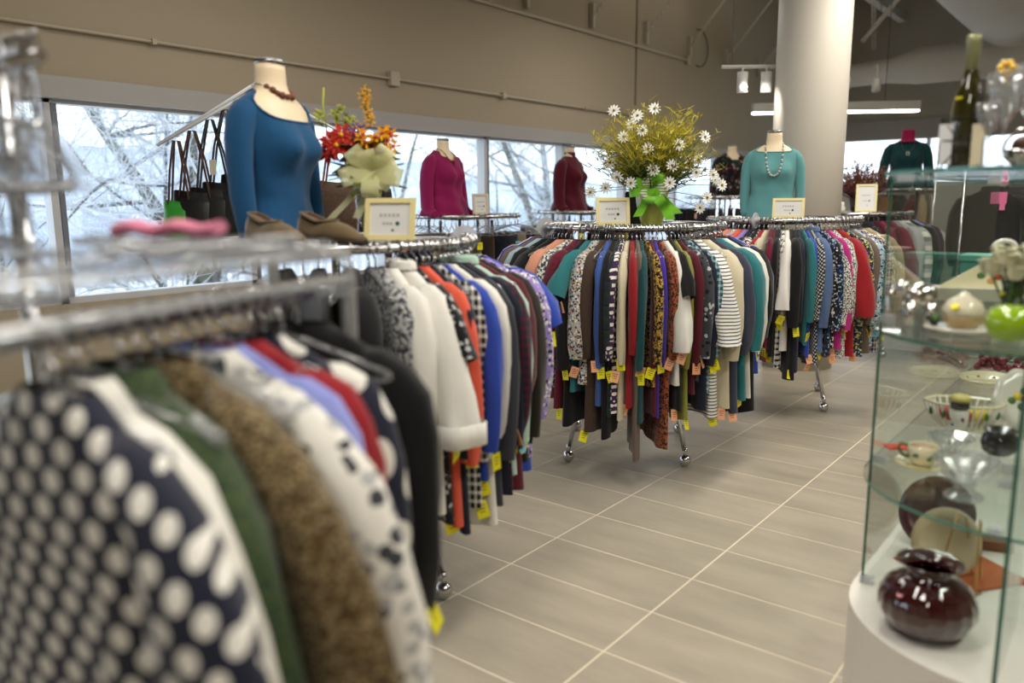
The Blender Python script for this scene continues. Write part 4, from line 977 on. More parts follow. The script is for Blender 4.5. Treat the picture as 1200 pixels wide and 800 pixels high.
b = MB(); b.prism([(-.04, -.03), (.045, -.01), (.03, .03), (-.05, .02)], 0, .004); b.prism([(-.03, -.02), (.0, -.03), (.0, .02), (-.02, .02)], .004, .007); tag(b.build('red_napkin', mat('red_paper', (214, 78, 58), .7), None, False, (-.515, 2.50, .651), .4), 'folded red paper napkin behind the teacup', 'napkin')
t = thing('fruit_basket', 'white openwork china basket with green leaves on its sides', 'basket', (-.42, 2.86, .651), .25)
b = MB(); N_ = 26
def oct_(a, k, z): 
    c, s = math.cos(a), math.sin(a); q = 1/max(abs(c)+abs(s)*.45, abs(s)+abs(c)*.45); return (.115*k*c*q, .08*k*s*q, z)
b.rings([[oct_(2*PI*j/32, k, z) for j in range(32)] for k, z in ((.62, 0), (.7, .012), (.66, .012), (.58, .005))], cap0=True, cap1=True)
b.rings([[oct_(2*PI*j/32, k, z) for j in range(32)] for k, z in ((1.0, .075), (1.05, .082), (1.0, .086), (.96, .08))]); b.build('bowl', PORC, t, True)
for j in range(28):
    a = 2*PI*j/28; b = MB(); b.tube([oct_(a, .68, .01), oct_(a, .88, .045), oct_(a, 1.0, .08)], .0045, 5); b.build('rib', POR, t, True)
for j in range(10): a = 2*PI*(j+.5)/10; b = MB(); p = oct_(a, .93, .05); b.ball(p, .010, 6, 5, sq=(.7, .7, 1.4)); b.build('leaf', LEAF, t, True)
for i, (x, y, m, nm) in enumerate([(-.05, .0, PRED, 'red'), (-.02, .03, PYEL, 'yellow'), (.02, -.01, PYEL, 'yellow'), (.05, .02, PYEL, 'yellow'), (.0, -.03, PRED, 'red')]):
    c, s = math.cos(.25), math.sin(.25); b = MB(); b.ball((0, 0, .024), .024, 10, 7); b.tube([(0, 0, .046), (.002, 0, .054)], .0015, 4)
    tag(b.build('fruit', m, None, True, (-.42+x*c-y*s, 2.86+x*s+y*c, .668)), 'small %s ornamental fruit in the openwork china basket' % nm, 'fruit', '%s fruit in the china basket' % nm)
t = thing('jar', 'small floral jar with a dark band and yellow lid by the basket', 'jar', (-.415, 2.755, .665))
b = MB(); b.lathe([(.001, 0), (.026, 0), (.027, .06), (.022, .068)], n=22); b.build('body', POR, t, True); b = MB(); b.lathe([(.022, .066), (.027, .07), (.027, .092), (.022, .094)], n=22); b.build('band', PEWT, t, True); b = MB(); b.lathe([(.001, .112), (.02, .112), (.03, .104), (.03, .092), (.001, .092)][::-1], n=22); b.build('lid', mat('pale_yellow_lid', (200, 190, 110), .4), t, True); motifs(t, .0265, 6, .02, PBLUE, s=.005, dz=.02); motifs(t, .0268, 4, .035, PRED, s=.004, a0=.6)
t = thing('small_dish', 'white dish with blue specks under the small floral jar', 'dish', (-.41, 2.745, .651)); b = MB(); b.lathe([(.001, 0), (.03, 0), (.052, .01), (.05, .013), (.001, .012)], n=28); b.build('dish', POR, t, True); motifs(t, .044, 9, .0105, PBLUE, s=.003)
t = thing('pewter_pot', 'shiny dark pewter pot with flared rim', 'pot', (-.285, 2.60, .651)); b = MB(); b.lathe([(.001, 0), (.028, 0), (.042, .012), (.048, .035), (.044, .055), (.036, .064), (.044, .074), (.04, .074), (.033, .064), (.001, .06)], n=32); b.build('body', PEWT, t, True)
t = thing('crystal_compote', 'cut crystal footed bowl near the glass edge', 'bowl', (-.30, 2.16, .651)); fl = lambda f, z: .05*math.cos(f*2*PI*12)
b = MB(); b.lathe([(.001, 0), (.042, 0), (.044, .008), (.026, .016), (.02, .03), (.028, .038)], n=48, rib=fl); b.build('foot', CRYS, t); b = MB(); b.lathe([(.012, .036), (.045, .05), (.068, .08), (.072, .10), (.066, .10), (.06, .082), (.035, .056), (.001, .048)], n=48, rib=fl); b.build('bowl', CRYS, t)
t = thing('crystal_bowl', 'clear glass dish standing behind the cut crystal bowl', 'bowl', (-.40, 2.55, .651)); b = MB(); b.lathe([(.001, 0), (.03, 0), (.034, .02), (.062, .045), (.06, .048), (.03, .025), (.001, .02)], n=32, rib=lambda f, z: .03*math.cos(f*2*PI*8)); b.build('dish', CRYS, t, True)
t = thing('floral_plate', 'white scalloped plate painted with fruit standing at the right', 'plate', (-.27, 2.95, .742)); t.rotation_euler = (1.2, .0, .5)
b = MB(); b.lathe([(.001, .004), (.055, .004), (.062, .010), (.098, .018), (.098, .022), (.06, .015), (.001, .010)], n=64, rib=lambda f, z: .03*math.cos(f*2*PI*10)); b.build('dish', POR, t, True)
for i, (x, y, m) in enumerate([(0, 0, PRED), (.02, .012, mat('painted_plum', (110, 50, 90), .4)), (-.022, .01, PYEL), (.0, .028, LEAF), (-.012, -.024, LEAF), (.028, -.014, PRED), (-.04, -.004, LEAF), (.045, .012, LEAF), (.01, -.035, PYEL)]): b = MB(); b.ball((x, y, .012), .014, 8, 4, sq=(1, 1, .35)); b.build('painted_fruit', m, t, True)
t = thing('oval_tray', 'pale oval patterned tray behind the china basket', 'tray', (-.46, 3.62, .651)); b = MB(); b.lathe([(.001, 0), (.10, 0), (.13, .02), (.127, .024), (.098, .006), (.001, .005)], n=40, sx=.75); b.build('dish', PORC, t, True); motifs(t, .08, 9, .006, mat('tan_print', (170, 140, 80), .5), s=.007)
t = thing('grapes', 'bunch of dark red ornamental grapes lying behind the oval tray', 'grapes', (-.44, 3.88, .651)); GR = mat('red_grape', (120, 24, 44), .2, coat=.5); rng = random.Random(4)
for i in range(46):
    k = rng.random(); b = MB(); b.ball((rng.uniform(-.1, .1), rng.uniform(-.05, .05), .014+k*.05*(1-0)), .0145, 8, 5); b.build('grape', GR, t, True)
b = MB(); b.box((0, 0, 0), (.05, .004, .03)); tag(b.build('price_card', WHITEP, None, False, (-.22, 2.34, .69), .4), 'small white price card by the glass divider on the lower shelf', 'card')
b = MB(); b.lathe([(.001, 0), (.02, 0), (.018, .004), (.001, .005)], n=16); tag(b.build('glass_coaster', CRYS, None, True, (-.525, 2.36, .651)), 'tiny clear glass disc left of the teacup', 'glass disc')
# shelf at 1.05
t = thing('silver_figurine', 'lumpy silver elephant figurine at the shelf corner', 'figurine', (-.455, 2.27, 1.051), .4)
b = MB(); b.ball((0, 0, .075), .034, 14, 8, sq=(1.25, .85, 1)); b.build('body', SILV, t, True)
b = MB(); b.ball((-.045, 0, .095), .022, 12, 8); b.ball((-.045, .018, .095), .014, 8, 5, sq=(.5, 1, 1.2)); b.ball((-.045, -.018, .095), .014, 8, 5, sq=(.5, 1, 1.2)); b.build('head', SILV, t, True)
b = MB(); b.tube([(-.06, 0, .095), (-.074, 0, .07), (-.072, 0, .04), (-.08, 0, .03)], [.009, .007, .006, .004], 8); b.build('trunk', SILV, t, True)
for x in (-.024, .024):
    for s in (-1, 1): b = MB(); b.tube([(x, s*.016, .06), (x, s*.017, .0)], [.014, .011], 10); b.build('leg', SILV, t, True)
t = thing('white_plate', 'white oval plate under the china garlic box', 'plate', (-.35, 2.215, 1.051)); b = MB(); b.lathe([(.001, 0), (.05, 0), (.082, .008), (.08, .012), (.001, .006)], n=36, sy=.75); b.build('dish', POR, t, True)
t = thing('garlic_box', 'white china garlic shaped box with a yellow sticker', 'china box', (-.345, 2.215, 1.06)); CH = mat('ivory_china', (224, 214, 190), .2, coat=.6)
b = MB(); b.lathe([(.001, .0), (.03, .002), (.044, .02), (.042, .032), (.001, .032)], n=30, rib=lambda f, z: .06*math.cos(f*2*PI*6)); b.build('base', mat('tan_china', (176, 150, 100), .3, coat=.5), t, True)
b = MB(); b.lathe([(.044, .032), (.046, .045), (.036, .066), (.016, .078), (.008, .088), (.001, .09)], n=30, rib=lambda f, z: .05*math.cos(f*2*PI*6)); b.build('lid', CH, t, True)
b = MB(); c = Vector((-.012, -.042, .055)); b.tube([c*.97, c*1.06], .010, 12); b.build('sticker', YDOT, t)
t = thing('small_figurine', 'tiny dark frog and flower ornament beside the garlic box', 'figurine', (-.405, 2.20, 1.062)); b = MB(); b.ball((0, 0, .012), .012, 10, 6); b.ball((-.012, -.004, .02), .007, 8, 5); b.build('body', mat('dark_green_glaze', (40, 54, 40), .2), t, True); b = MB(); b.ball((.004, -.012, .022), .009, 8, 5); b.build('flower', LEAF, t, True)
t = thing('green_apple', 'glossy green glazed apple near the glass edge', 'apple', (-.232, 2.12, 1.051)); t.scale = (1.12,)*3; b = MB(); b.lathe([(.001, .004), (.02, .0), (.036, .008), (.047, .03), (.048, .048), (.04, .066), (.024, .074), (.010, .070), (.001, .062)], n=36, rib=lambda f, z: .02*math.cos(f*2*PI*5)); b.build('body', APPLE, t, True); b = MB(); b.tube([(0, 0, .062), (.003, 0, .078), (.008, 0, .088)], [.002, .002, .003], 6); b.build('stem', BARK, t, True)
t = thing('green_vase', 'slim green glass vase with a yellow sticker behind the apple', 'vase', (-.262, 2.36, 1.051)); b = MB(); b.lathe([(.001, 0), (.026, 0), (.027, .01), (.022, .05), (.024, .10), (.032, .135), (.03, .135), (.02, .1), (.001, .09)], n=26); b.build('body', mat('dark_green_glass', (40, 66, 30), .1, coat=.8), t, True); b = MB(); c = Vector((-.020, -.014, .085)); b.tube([c*.98, c*1.05], .007, 10); b.build('sticker', YDOT, t)
ROSE = mat('cream_rose', (232, 224, 196), .6); rng = random.Random(8)
for i, (x, y, z) in enumerate([(-.05, -.02, .155), (-.02, -.03, .175), (.02, -.02, .16), (.05, .0, .175), (-.03, .02, .185), (.03, .03, .19), (.0, -.035, .145), (.06, -.02, .15)]):
    t = thing('rose', 'cream artificial rose in the slim green vase', 'flower', (-.262+x, 2.36+y, 1.051+z), 0, 'cream roses in the green vase'); t.scale = (1.6,)*3
    for k in range(7):
        a = k*2.4; rr = .006+.0018*k; b = MB(); b.rings([[((rr+dr)*math.cos(a+u), (rr+dr)*math.sin(a+u), zz) for u in (-.7, -.35, 0, .35, .7)] for dr, zz in ((-.004, -.014), (.003, -.004), (.004, .008), (.008, .014-.0015*k))], closed=False); b.build('petal', ROSE, t, True)
    b = MB(); b.ball((0, 0, 0), .0085, 8, 5); b.tube([(0, 0, -.01), (-x*.6, -y*.6, -z*.4-.02)], .002, 5); b.build('stem', LEAF, t, True)
t = thing('floral_basket', 'tall backed white china basket tray with painted flowers', 'china basket', (-.35, 2.95, 1.051), .35); t.scale = (1, 1, .85)
b = MB(); b.rings([[(-.19, -.02, 0), (.19, -.02, 0), (.19, .02, 0), (-.19, .02, 0)], [(-.20, -.05, .05), (.20, -.05, .05), (.20, .05, .05), (-.20, .05, .05)]], cap0=True); b.build('tray', POR, t)
b = MB(); pl = [(-.20, .03), (-.02, .165), (.0, .185), (.03, .19), (.05, .175), (.20, .175), (.20, .03)]
b.rings([[(x, .045, z) for x, z in pl], [(x, .055, z) for x, z in pl]], cap0=True, cap1=True); b.build('back_plate', PORC, t)
b = MB(); b.tube([(.0+.03*math.cos(a), .05, .195+.026*math.sin(a)) for a in [i*PI/8 for i in range(9)]], .009, 8); b.build('basket_handle', POR, t, True)
for i, (x, z, m) in enumerate([(-.03, .07, mat('painted_orange', (206, 150, 90), .4)), (-.01, .085, AMB), (.01, .07, LEAF), (.04, .08, PBLUE), (.06, .09, mat('painted_violet', (130, 120, 160), .4)), (.03, .11, LEAF), (.08, .075, PBLUE), (-.06, .09, LEAF), (.1, .11, LEAF)]): b = MB(); b.ball((x, .044, z), .013, 8, 4, sq=(1, .2, 1)); b.build('painted_flower', m, t, True)
t = thing('teal_box', 'teal green box behind the china basket with a pink dish', 'box', (-.38, 3.45, 1.051)); b = MB(); b.box((0, 0, .05), (.34, .16, .10)); b.build('body', mat('teal_card', (70, 140, 124), .6), t); b = MB(); b.box((0, 0, .105), (.35, .17, .02)); b.build('lid', mat('teal_lid', (86, 156, 140), .6), t)
t = thing('pink_dish', 'pale pink round dish on the teal box', 'dish', (-.30, 3.45, 1.167)); b = MB(); b.lathe([(.001, 0), (.05, 0), (.07, .016), (.067, .018), (.001, .006)], n=28); b.build('dish', mat('pink_china', (220, 190, 186), .3), t, True)
# on the top glass
t = thing('wine_bottle', 'green wine bottle with pale foil neck on the case top', 'bottle', (-.402, 2.385, 1.441)); BG = mat('olive_bottle_glass', (44, 42, 6), .06, coat=1)
b = MB(); b.lathe([(.001, 0), (.034, 0), (.037, .006), (.037, .15), (.034, .18), (.022, .225), (.0148, .25), (.0145, .27)], n=28); b.build('bottle', BG, t, True)
b = MB(); b.lathe([(.0152, .25), (.0158, .31), (.017, .312), (.017, .33), (.0145, .334), (.001, .334)], n=24); b.build('foil', mat('sage_foil', (150, 152, 112), .4, .4), t, True)
b = MB(); b.lathe([(.0374, .045), (.0376, .075)], n=28); b.build('wrap_label', mat('dark_label', (60, 52, 30), .6), t, True)
b = MB(); c = Vector((-.018, -.028, .18)); b.tube([c*.99, c*1.02], .009, 12); b.build('sticker', YDOT, t)
t = thing('wire_holder', 'black wire holder around the wine bottle', 'wire basket', (-.412, 2.382, 1.441), .2)
for s1 in (-1, 1):
    for s2 in (-1, 1): b = MB(); b.tube([(s1*.05, s2*.05, 0), (s1*.047, s2*.047, .13)], .002, 5); b.build('post', BLACKP, t)
for z, w in ((.004, .05), (.075, .0485), (.13, .047)): b = MB(); b.tube([(-w, -w, z), (w, -w, z), (w, w, z), (-w, w, z)], .002, 5, loop=True); b.build('wire_ring', BLACKP, t)
for k in range(4):
    b = MB(); R_ = Matrix.Rotation(PI/2*k, 3, 'Z'); b.tube([R_@Vector((-.05, -.05, .0)), R_@Vector((.047, -.047, .13))], .0016, 5); b.tube([R_@Vector((.05, -.05, .0)), R_@Vector((-.047, -.047, .13))], .0016, 5); b.build('cross_wire', BLACKP, t)
b = MB(); b.box((0, -.02, .06), (.03, .012, .1)); tag(b.build('paper_pack', WHITEP, None, False, (-.445, 2.352, 1.447), .3), 'small white paper pack inside the black wire holder', 'packet')
b = MB(); b.box((0, 0, .055), (.028, .012, .105)); tag(b.build('paper_pack', mat('cream_pack', (216, 206, 176), .7), None, False, (-.368, 2.345, 1.447), .3), 'cream paper pack on the right inside the wire holder', 'packet')
def flute(label, loc, h, R, grp=None):
    t = thing('champagne_flute', label, 'glass', loc, 0, grp); b = MB(); b.lathe([(.001, 0), (.034, .0), (.033, .003), (.008, .008), (.005, .02), (.005, h*.42), (.008, h*.45)], n=24); b.build('foot', CRYS, t, True)
    b = MB(); b.lathe([(.001, h*.44), (.010, h*.47), (R*.72, h*.62), (R, h*.8), (R*1.05, h), (R*1.0, h), (R*.68, h*.63), (.006, h*.49), (.001, h*.48)], n=28, rib=lambda f, z: .02*math.cos(f*2*PI*10)); b.build('bowl', CRYS, t, True)
flute('clear champagne flute right of the wine bottle', (-.352, 2.36, 1.441), .165, .028)
flute('tall wide clear goblet beside the champagne flute', (-.318, 2.375, 1.441), .235, .044)
flute('leaning tall glass goblet at the right edge of the case top', (-.262, 2.39, 1.441), .25, .046)
t = thing('glass_flower', 'amber yellow glass flower perched on the tall goblet rim', 'glass flower', (-.322, 2.355, 1.675)); YG = mat('yellow_glass', (236, 190, 10), .1, coat=.8, emit=None)
for k in range(6): a = k*PI/3; b = MB(); b.ball((.013*math.cos(a), .006*math.sin(a*1.3), .013*math.sin(a)+.01), .009, 8, 5); b.build('petal', YG, t, True)
b = MB(); b.tube([(0, 0, 0), (.002, 0, -.03)], .004, 6); b.build('stem', YG, t, True)
t = thing('silver_bowl', 'silver handled sugar bowl on the case top', 'bowl', (-.282, 2.46, 1.441)); b = MB(); b.lathe([(.001, 0), (.03, 0), (.02, .012), (.04, .03), (.046, .05), (.042, .054), (.03, .034), (.001, .02)], n=28); b.build('bowl', SILV, t, True)
b = MB(); b.tube([(-.044+.0*a, 0, .05) for a in (0,)]+[(-.044*math.cos(a), 0, .05+.055*math.sin(a)) for a in [i*PI/10 for i in range(1, 11)]], .0035, 6); b.build('bowl_handle', SILV, t, True); b = MB(); b.ball((0, 0, .06), .028, 12, 6); b.build('contents', mat('brown_nut', (84, 52, 34), .5), t, True)
t = thing('green_book', 'olive book with a red spine leaning at the right edge', 'book', (-.235, 2.43, 1.452)); t.rotation_euler = (0, .35, .3); b = MB(); b.box((0, 0, .07), (.02, .10, .15)); b.build('pages', mat('olive_cover', (116, 116, 34), .6), t); b = MB(); b.box((-.012, 0, .07), (.004, .104, .154)); b.build('cover', mat('red_cover', (170, 40, 36), .6), t)

# ---------------------------------------------------------------- bouquets
GRS = mat('yellow_green_grass', (176, 164, 40), .7, noise=.25, nscale=30); PETW = mat('daisy_petal', (240, 240, 236), .6); CEN = mat('daisy_centre', (120, 110, 40), .7); LIME = mat('lime_ribbon', (120, 196, 40), .35, sheen=.3); STRP = fab('stripe', (236, 240, 220), (120, 170, 40), scale=1.6)
DLEAF = mat('leaf_green', (58, 84, 34), .6, noise=.2, nscale=40)
V0 = Vector((-1.985, 3.65, 1.243))
t = thing('vase', 'yellow green ceramic vase holding the daisy bouquet', 'vase', V0); b = MB(); b.lathe([(.001, 0), (.05, 0), (.052, .01), (.075, .09), (.082, .14), (.075, .175), (.06, .20), (.055, .20), (.068, .165), (.001, .12)], n=36); b.build('body', mat('yellow_green_glaze', (176, 180, 72), .25, coat=.5, noise=.12, nscale=20), t, True)
t = thing('ribbon_bow', 'lime green bow with striped ribbon tied round the daisy vase', 'bow', V0+Vector((.035, -.065, .185)), .45); t.scale = (1.35,)*3; rng = random.Random(12)
def ribbon(name, pts, w, m, t, side=Vector((0, 1, 0))):
    b = MB(); q = []
    for i, p in enumerate(pts):
        p = Vector(p); q.append([p-side*w/2, p, p+side*w/2])
    b.rings(q, closed=False); return b.build(name, m, t, True)
for k in range(10):
    a = k*2*PI/10+.2; L = .055+.014*(k % 3); d = Vector((math.cos(a)*1.0, -.3, math.sin(a)*.8)); s = Vector((-d.z, 0, d.x)).normalized()
    pts = [d*(L*math.sin(u)*1.0)+Vector((0, .03*math.sin(2*u)-.01, 0)) for u in [PI*i/12 for i in range(13)]]; ribbon('loop', pts, .038, STRP if k % 3 == 0 else LIME, t, s)
for sx, L in ((.9, .11), (-.7, .10), (1.5, .09)):
    ribbon('tail', [(sx*L*(i/8)*.7, -.035-.012*math.sin(i), -L*i/8) for i in range(9)], .035, LIME, t, Vector((.95, -.3, .1)))
def blades(n, c, spread, h0, h1, seed, m, parent, name, w=.0022, droop=.25):
    rng = random.Random(seed); b = MB()
    for i in range(n):
        a = rng.uniform(0, 2*PI); s = rng.random()**.7*spread; h = rng.uniform(h0, h1)*(1-.30*(s/spread)**2); d = Vector((math.cos(a)*s, math.sin(a)*s, h)); p = [Vector(c)]; bend = Vector((math.cos(a), math.sin(a), -.6))*droop*rng.uniform(.1, 1)*h
        for k in range(1, 6): f = k/5; p.append(Vector(c)+d*f+bend*f*f*f)
        b.tube(p, [w*(1.2-.9*k/5) for k in range(6)], 3, caps=False)
        if rng.random() < .75:
            for k in range(3, 6):
                for _ in range(2): q = p[k]; v = Vector((rng.uniform(-1, 1), rng.uniform(-1, 1), rng.uniform(.0, 1)))*.035; b.tube([q, q+v*.6, q+v], [w*.9, w*.8, w*.2], 3, caps=False)
    o = b.build(name, m, parent); o['kind'] = 'stuff'; return o
t = thing('daisy_bouquet', 'wild bouquet of white daisies and yellow green grasses', 'bouquet', V0+Vector((0, 0, .13)))
blades(420, (0, 0, 0), .26, .22, .50, 5, GRS, t, 'grasses', .0028); blades(220, (0, 0, 0), .23, .10, .34, 6, DLEAF, t, 'foliage', .003)
blades(120, (0, 0, .05), .30, .12, .30, 7, mat('olive_spray', (116, 112, 36), .7), t, 'side_foliage', .003, .5)
def daisy(t, c, d, R, m, mc, name='daisy', n=11):
    c = Vector(c); d = Vector(d).normalized(); u = d.orthogonal().normalized(); v = d.cross(u); b = MB()
    for k in range(n):
        a = 2*PI*k/n; e = u*math.cos(a)+v*math.sin(a); s = d.cross(e); b.quad(c+s*.15*R*.3, c+e*R*.6+s*R*.17+d*.006, c+e*R+d*.002, c+e*R*.6-s*R*.17+d*.006)
        b.quad(c-d*.001+s*.15*R*.3, c+e*R*.6-s*R*.17+d*.004, c+e*R, c+e*R*.6+s*R*.17+d*.004)
    o = b.build(name, m, t); b = MB(); b.ball(c+d*.004, R*.2, 8, 5); b.build('centre', mc, o, True)
# daisies spread over the camera side and the crown of the bouquet (offsets in metres from the vase mouth)
rr_, uu_, tc_ = Vector((.785, .62, 0)), Vector((0, 0, 1)), Vector((.62, -.785, 0))
for x, z, y in [(-.20, .37, .02), (.0, .38, .0), (-.16, .24, .1), (-.22, .12, .06), (-.05, .18, .16), (.10, .20, .14), (-.03, .08, .2), (.06, .10, .2), (.05, .02, .2), (-.13, .02, .16), (-.24, .0, .06), (-.31, -.02, .02), (.24, .24, .06), (.20, .13, .1), (.19, .07, .12), (.29, .06, .04), (.34, .01, .02), (.26, -.05, .06), (-.12, .30, .06), (-.07, .27, .1), (.23, -.10, .04), (-.19, .05, .1), (-.08, .35, -.02), (.31, .04, 0)]:
    c = rr_*x+uu_*(z+.06)+tc_*y*.9; daisy(t, c, tc_*.9+rr_*(x*1.2)+uu_*(.1+z*.5), .034, PETW, CEN)
st = MB(); rng = random.Random(5)
for o_ in [c for c in t.children if c.name.startswith('daisy')]:
    v0 = o_.data.vertices[1].co; cen = sum((v.co for v in o_.data.vertices), Vector())/len(o_.data.vertices); st.tube([(0, 0, .02), (cen.x*.45, cen.y*.45, cen.z*.6+.03), cen-tc_*.004], .0016, 4, caps=False)
st.build('stems', LEAF, t)['kind'] = 'stuff'
# left bouquet
V1 = Vector((-2.20, 1.96, 1.243))
t = thing('glass_vase', 'clear glass vase of stems behind the blue mannequin', 'vase', V1); b = MB(); b.lathe([(.001, 0), (.04, 0), (.042, .01), (.034, .06), (.045, .18), (.055, .20), (.052, .20), (.042, .18), (.03, .06), (.001, .02)], n=28); b.build('body', CLRG, t, True)
t = thing('flower_bouquet', 'bouquet of red and yellow artificial flowers in the glass vase', 'bouquet', V1+Vector((0, 0, .02)))
REDF = mat('red_petal', (196, 44, 32), .6); YF_ = mat('orange_yellow_petal', (236, 172, 20), .6); YG2 = mat('lime_petal', (190, 196, 50), .6); VIO = mat('violet_petal', (110, 80, 150), .6)
b = MB(); rng = random.Random(3)
for i in range(16): a = rng.uniform(0, 6.3); s = rng.uniform(0, .09); b.tube([(math.cos(a)*.012, math.sin(a)*.012, 0), (math.cos(a)*.02, math.sin(a)*.02, .15), (math.cos(a)*s, math.sin(a)*s, .3)], .0028, 5)
b.build('stems', LEAF, t, True)['kind'] = 'stuff'
def leafm(c, d, L, w, m, t, name='leaf'):
    c = Vector(c); d = Vector(d).normalized(); s = d.cross(Vector((0, .3, 1))).normalized(); n = s.cross(d); b = MB(); q = []
    for i in range(7): f = i/6; ww = w*math.sin(PI*min(.98, f*.93+.04)); p = c+d*L*f-n*.02*f*f; q.append([p-s*ww, p+n*.004, p+s*ww])
    b.rings(q, closed=False); b.build(name, m, t, True)
for i in range(44):
    a = rng.uniform(0, 6.3); leafm((.02*math.cos(a), .02*math.sin(a), rng.uniform(.16, .30)), (math.cos(a), math.sin(a), rng.uniform(-.3, .9)), rng.uniform(.06, .13), rng.uniform(.02, .036), DLEAF if i % 3 else mat('yellow_leaf', (130, 138, 46), .6), t)
for i, (x, z, y) in enumerate([(-.11, .315, .03), (-.07, .335, .05), (-.085, .30, .06), (-.045, .325, .04), (-.12, .28, .02)]):
    c = rr_*x+uu_*z+tc_*y
    for k in range(2): daisy(t, c+tc_*.008*k, tc_+uu_*.3+rr_*.3*(k-.5), .052-.014*k, REDF, YF_, 'red_flower', 7)
for i in range(30): c = rr_*(.045+rng.uniform(-.055, .07))+uu_*(.30+rng.uniform(-.045, .05))+tc_*(.06+rng.uniform(-.02, .02)); daisy(t, c, tc_+Vector((rng.uniform(-.5, .5), rng.uniform(-.5, .5), rng.uniform(0, .6))), .030, YF_, REDF, 'yellow_flower', 5)
for i in range(14): c = rr_*(.01+rng.uniform(-.014, .02)-.0*i)+uu_*(.37+.009*i)+tc_*.02; daisy(t, c, tc_+Vector((rng.uniform(-1, 1), rng.uniform(-1, 1), 0)), .021, YF_, LEAF, 'spike_flower', 5)
for i in range(18): c = rr_*(-.08+rng.uniform(-.08, .05))+uu_*(.38+rng.uniform(-.02, .05))+tc_*.0; daisy(t, c, tc_+Vector((rng.uniform(-1, 1), 0, rng.uniform(-1, 1))), .02, YG2, LEAF, 'lime_flower', 5)
for i in range(8): c = rr_*(-.02+rng.uniform(-.03, .03))+uu_*(.345+rng.uniform(-.01, .02))+tc_*.05; daisy(t, c, tc_, .02, VIO, YF_, 'violet_flower', 5)
b = MB(); b.tube([rr_*-.13+uu_*.36, rr_*-.14+uu_*.44, rr_*-.135+uu_*.50], .003, 5); b.build('twig', YG2, t, True)
TUL = clear('yellow_tulle', (.95, .95, .8), .15, .6, .5, (.84, .84, .5))
t = thing('tulle_bow', 'pale yellow tulle bow round the flower bouquet', 'bow', V1+rr_*.035+tc_*.075+uu_*.235, 0)
for k in range(15):
    a = k*2*PI/15+.1; L = .07+.02*((k*7) % 3); d = rr_*math.cos(a)+uu_*math.sin(a)*.8+tc_*.3*((k % 3)-1); e = -rr_*math.sin(a)+uu_*math.cos(a)
    pts = [d*(L*math.sin(u))+tc_*(.035*math.sin(2*u)) for u in [PI*i/12 for i in range(13)]]; ribbon('loop', pts, .062, TUL, t, e)
for s in (-1.3, -.5): ribbon('tail', [rr_*(s*.11*(i/8))+uu_*(-.16*i/8)+tc_*.02*math.sin(i) for i in range(9)], .05, TUL, t, (rr_+tc_).normalized())

# dried plants on the rack behind the column
t = thing('plant_pot', 'round dark brown pot of dried plants behind the column', 'pot', (-2.13, 7.78, 1.249)); b = MB(); b.lathe([(.001, 0), (.06, 0), (.085, .13), (.08, .13), (.001, .1)], n=22); b.build('body', mat('brown_pot', (60, 36, 26), .5), t, True)
t = thing('dried_plants', 'spray of reddish brown dried grasses right of the column', 'plant', (-2.13, 7.78, 1.33)); blades(170, (0, 0, 0), .22, .2, .46, 9, mat('rust_grass', (122, 74, 46), .8), t, 'stems', .004, .3); blades(60, (0, 0, 0), .26, .1, .3, 10, mat('dark_red_grass', (92, 40, 50), .8), t, 'seed_heads', .006, .3)
b = MB(); b.box((0, 0, .07), (.12, .08, .14)); b.box((0, -.041, .09), (.08, .004, .05)); tag(b.build('brown_box', mat('brown_card', (96, 66, 34), .7), None, False, (-1.95, 7.95, 1.249), .3), 'brown box standing right of the dried plants', 'box')
b = MB(); b.lathe([(.001, 0), (.03, 0), (.04, .04), (.025, .07), (.03, .09), (.001, .1)], n=18); tag(b.build('white_ornament', POR, None, True, (-2.16, 7.36, 1.249)), 'small white china ornament beside the upright pale sign', 'ornament')

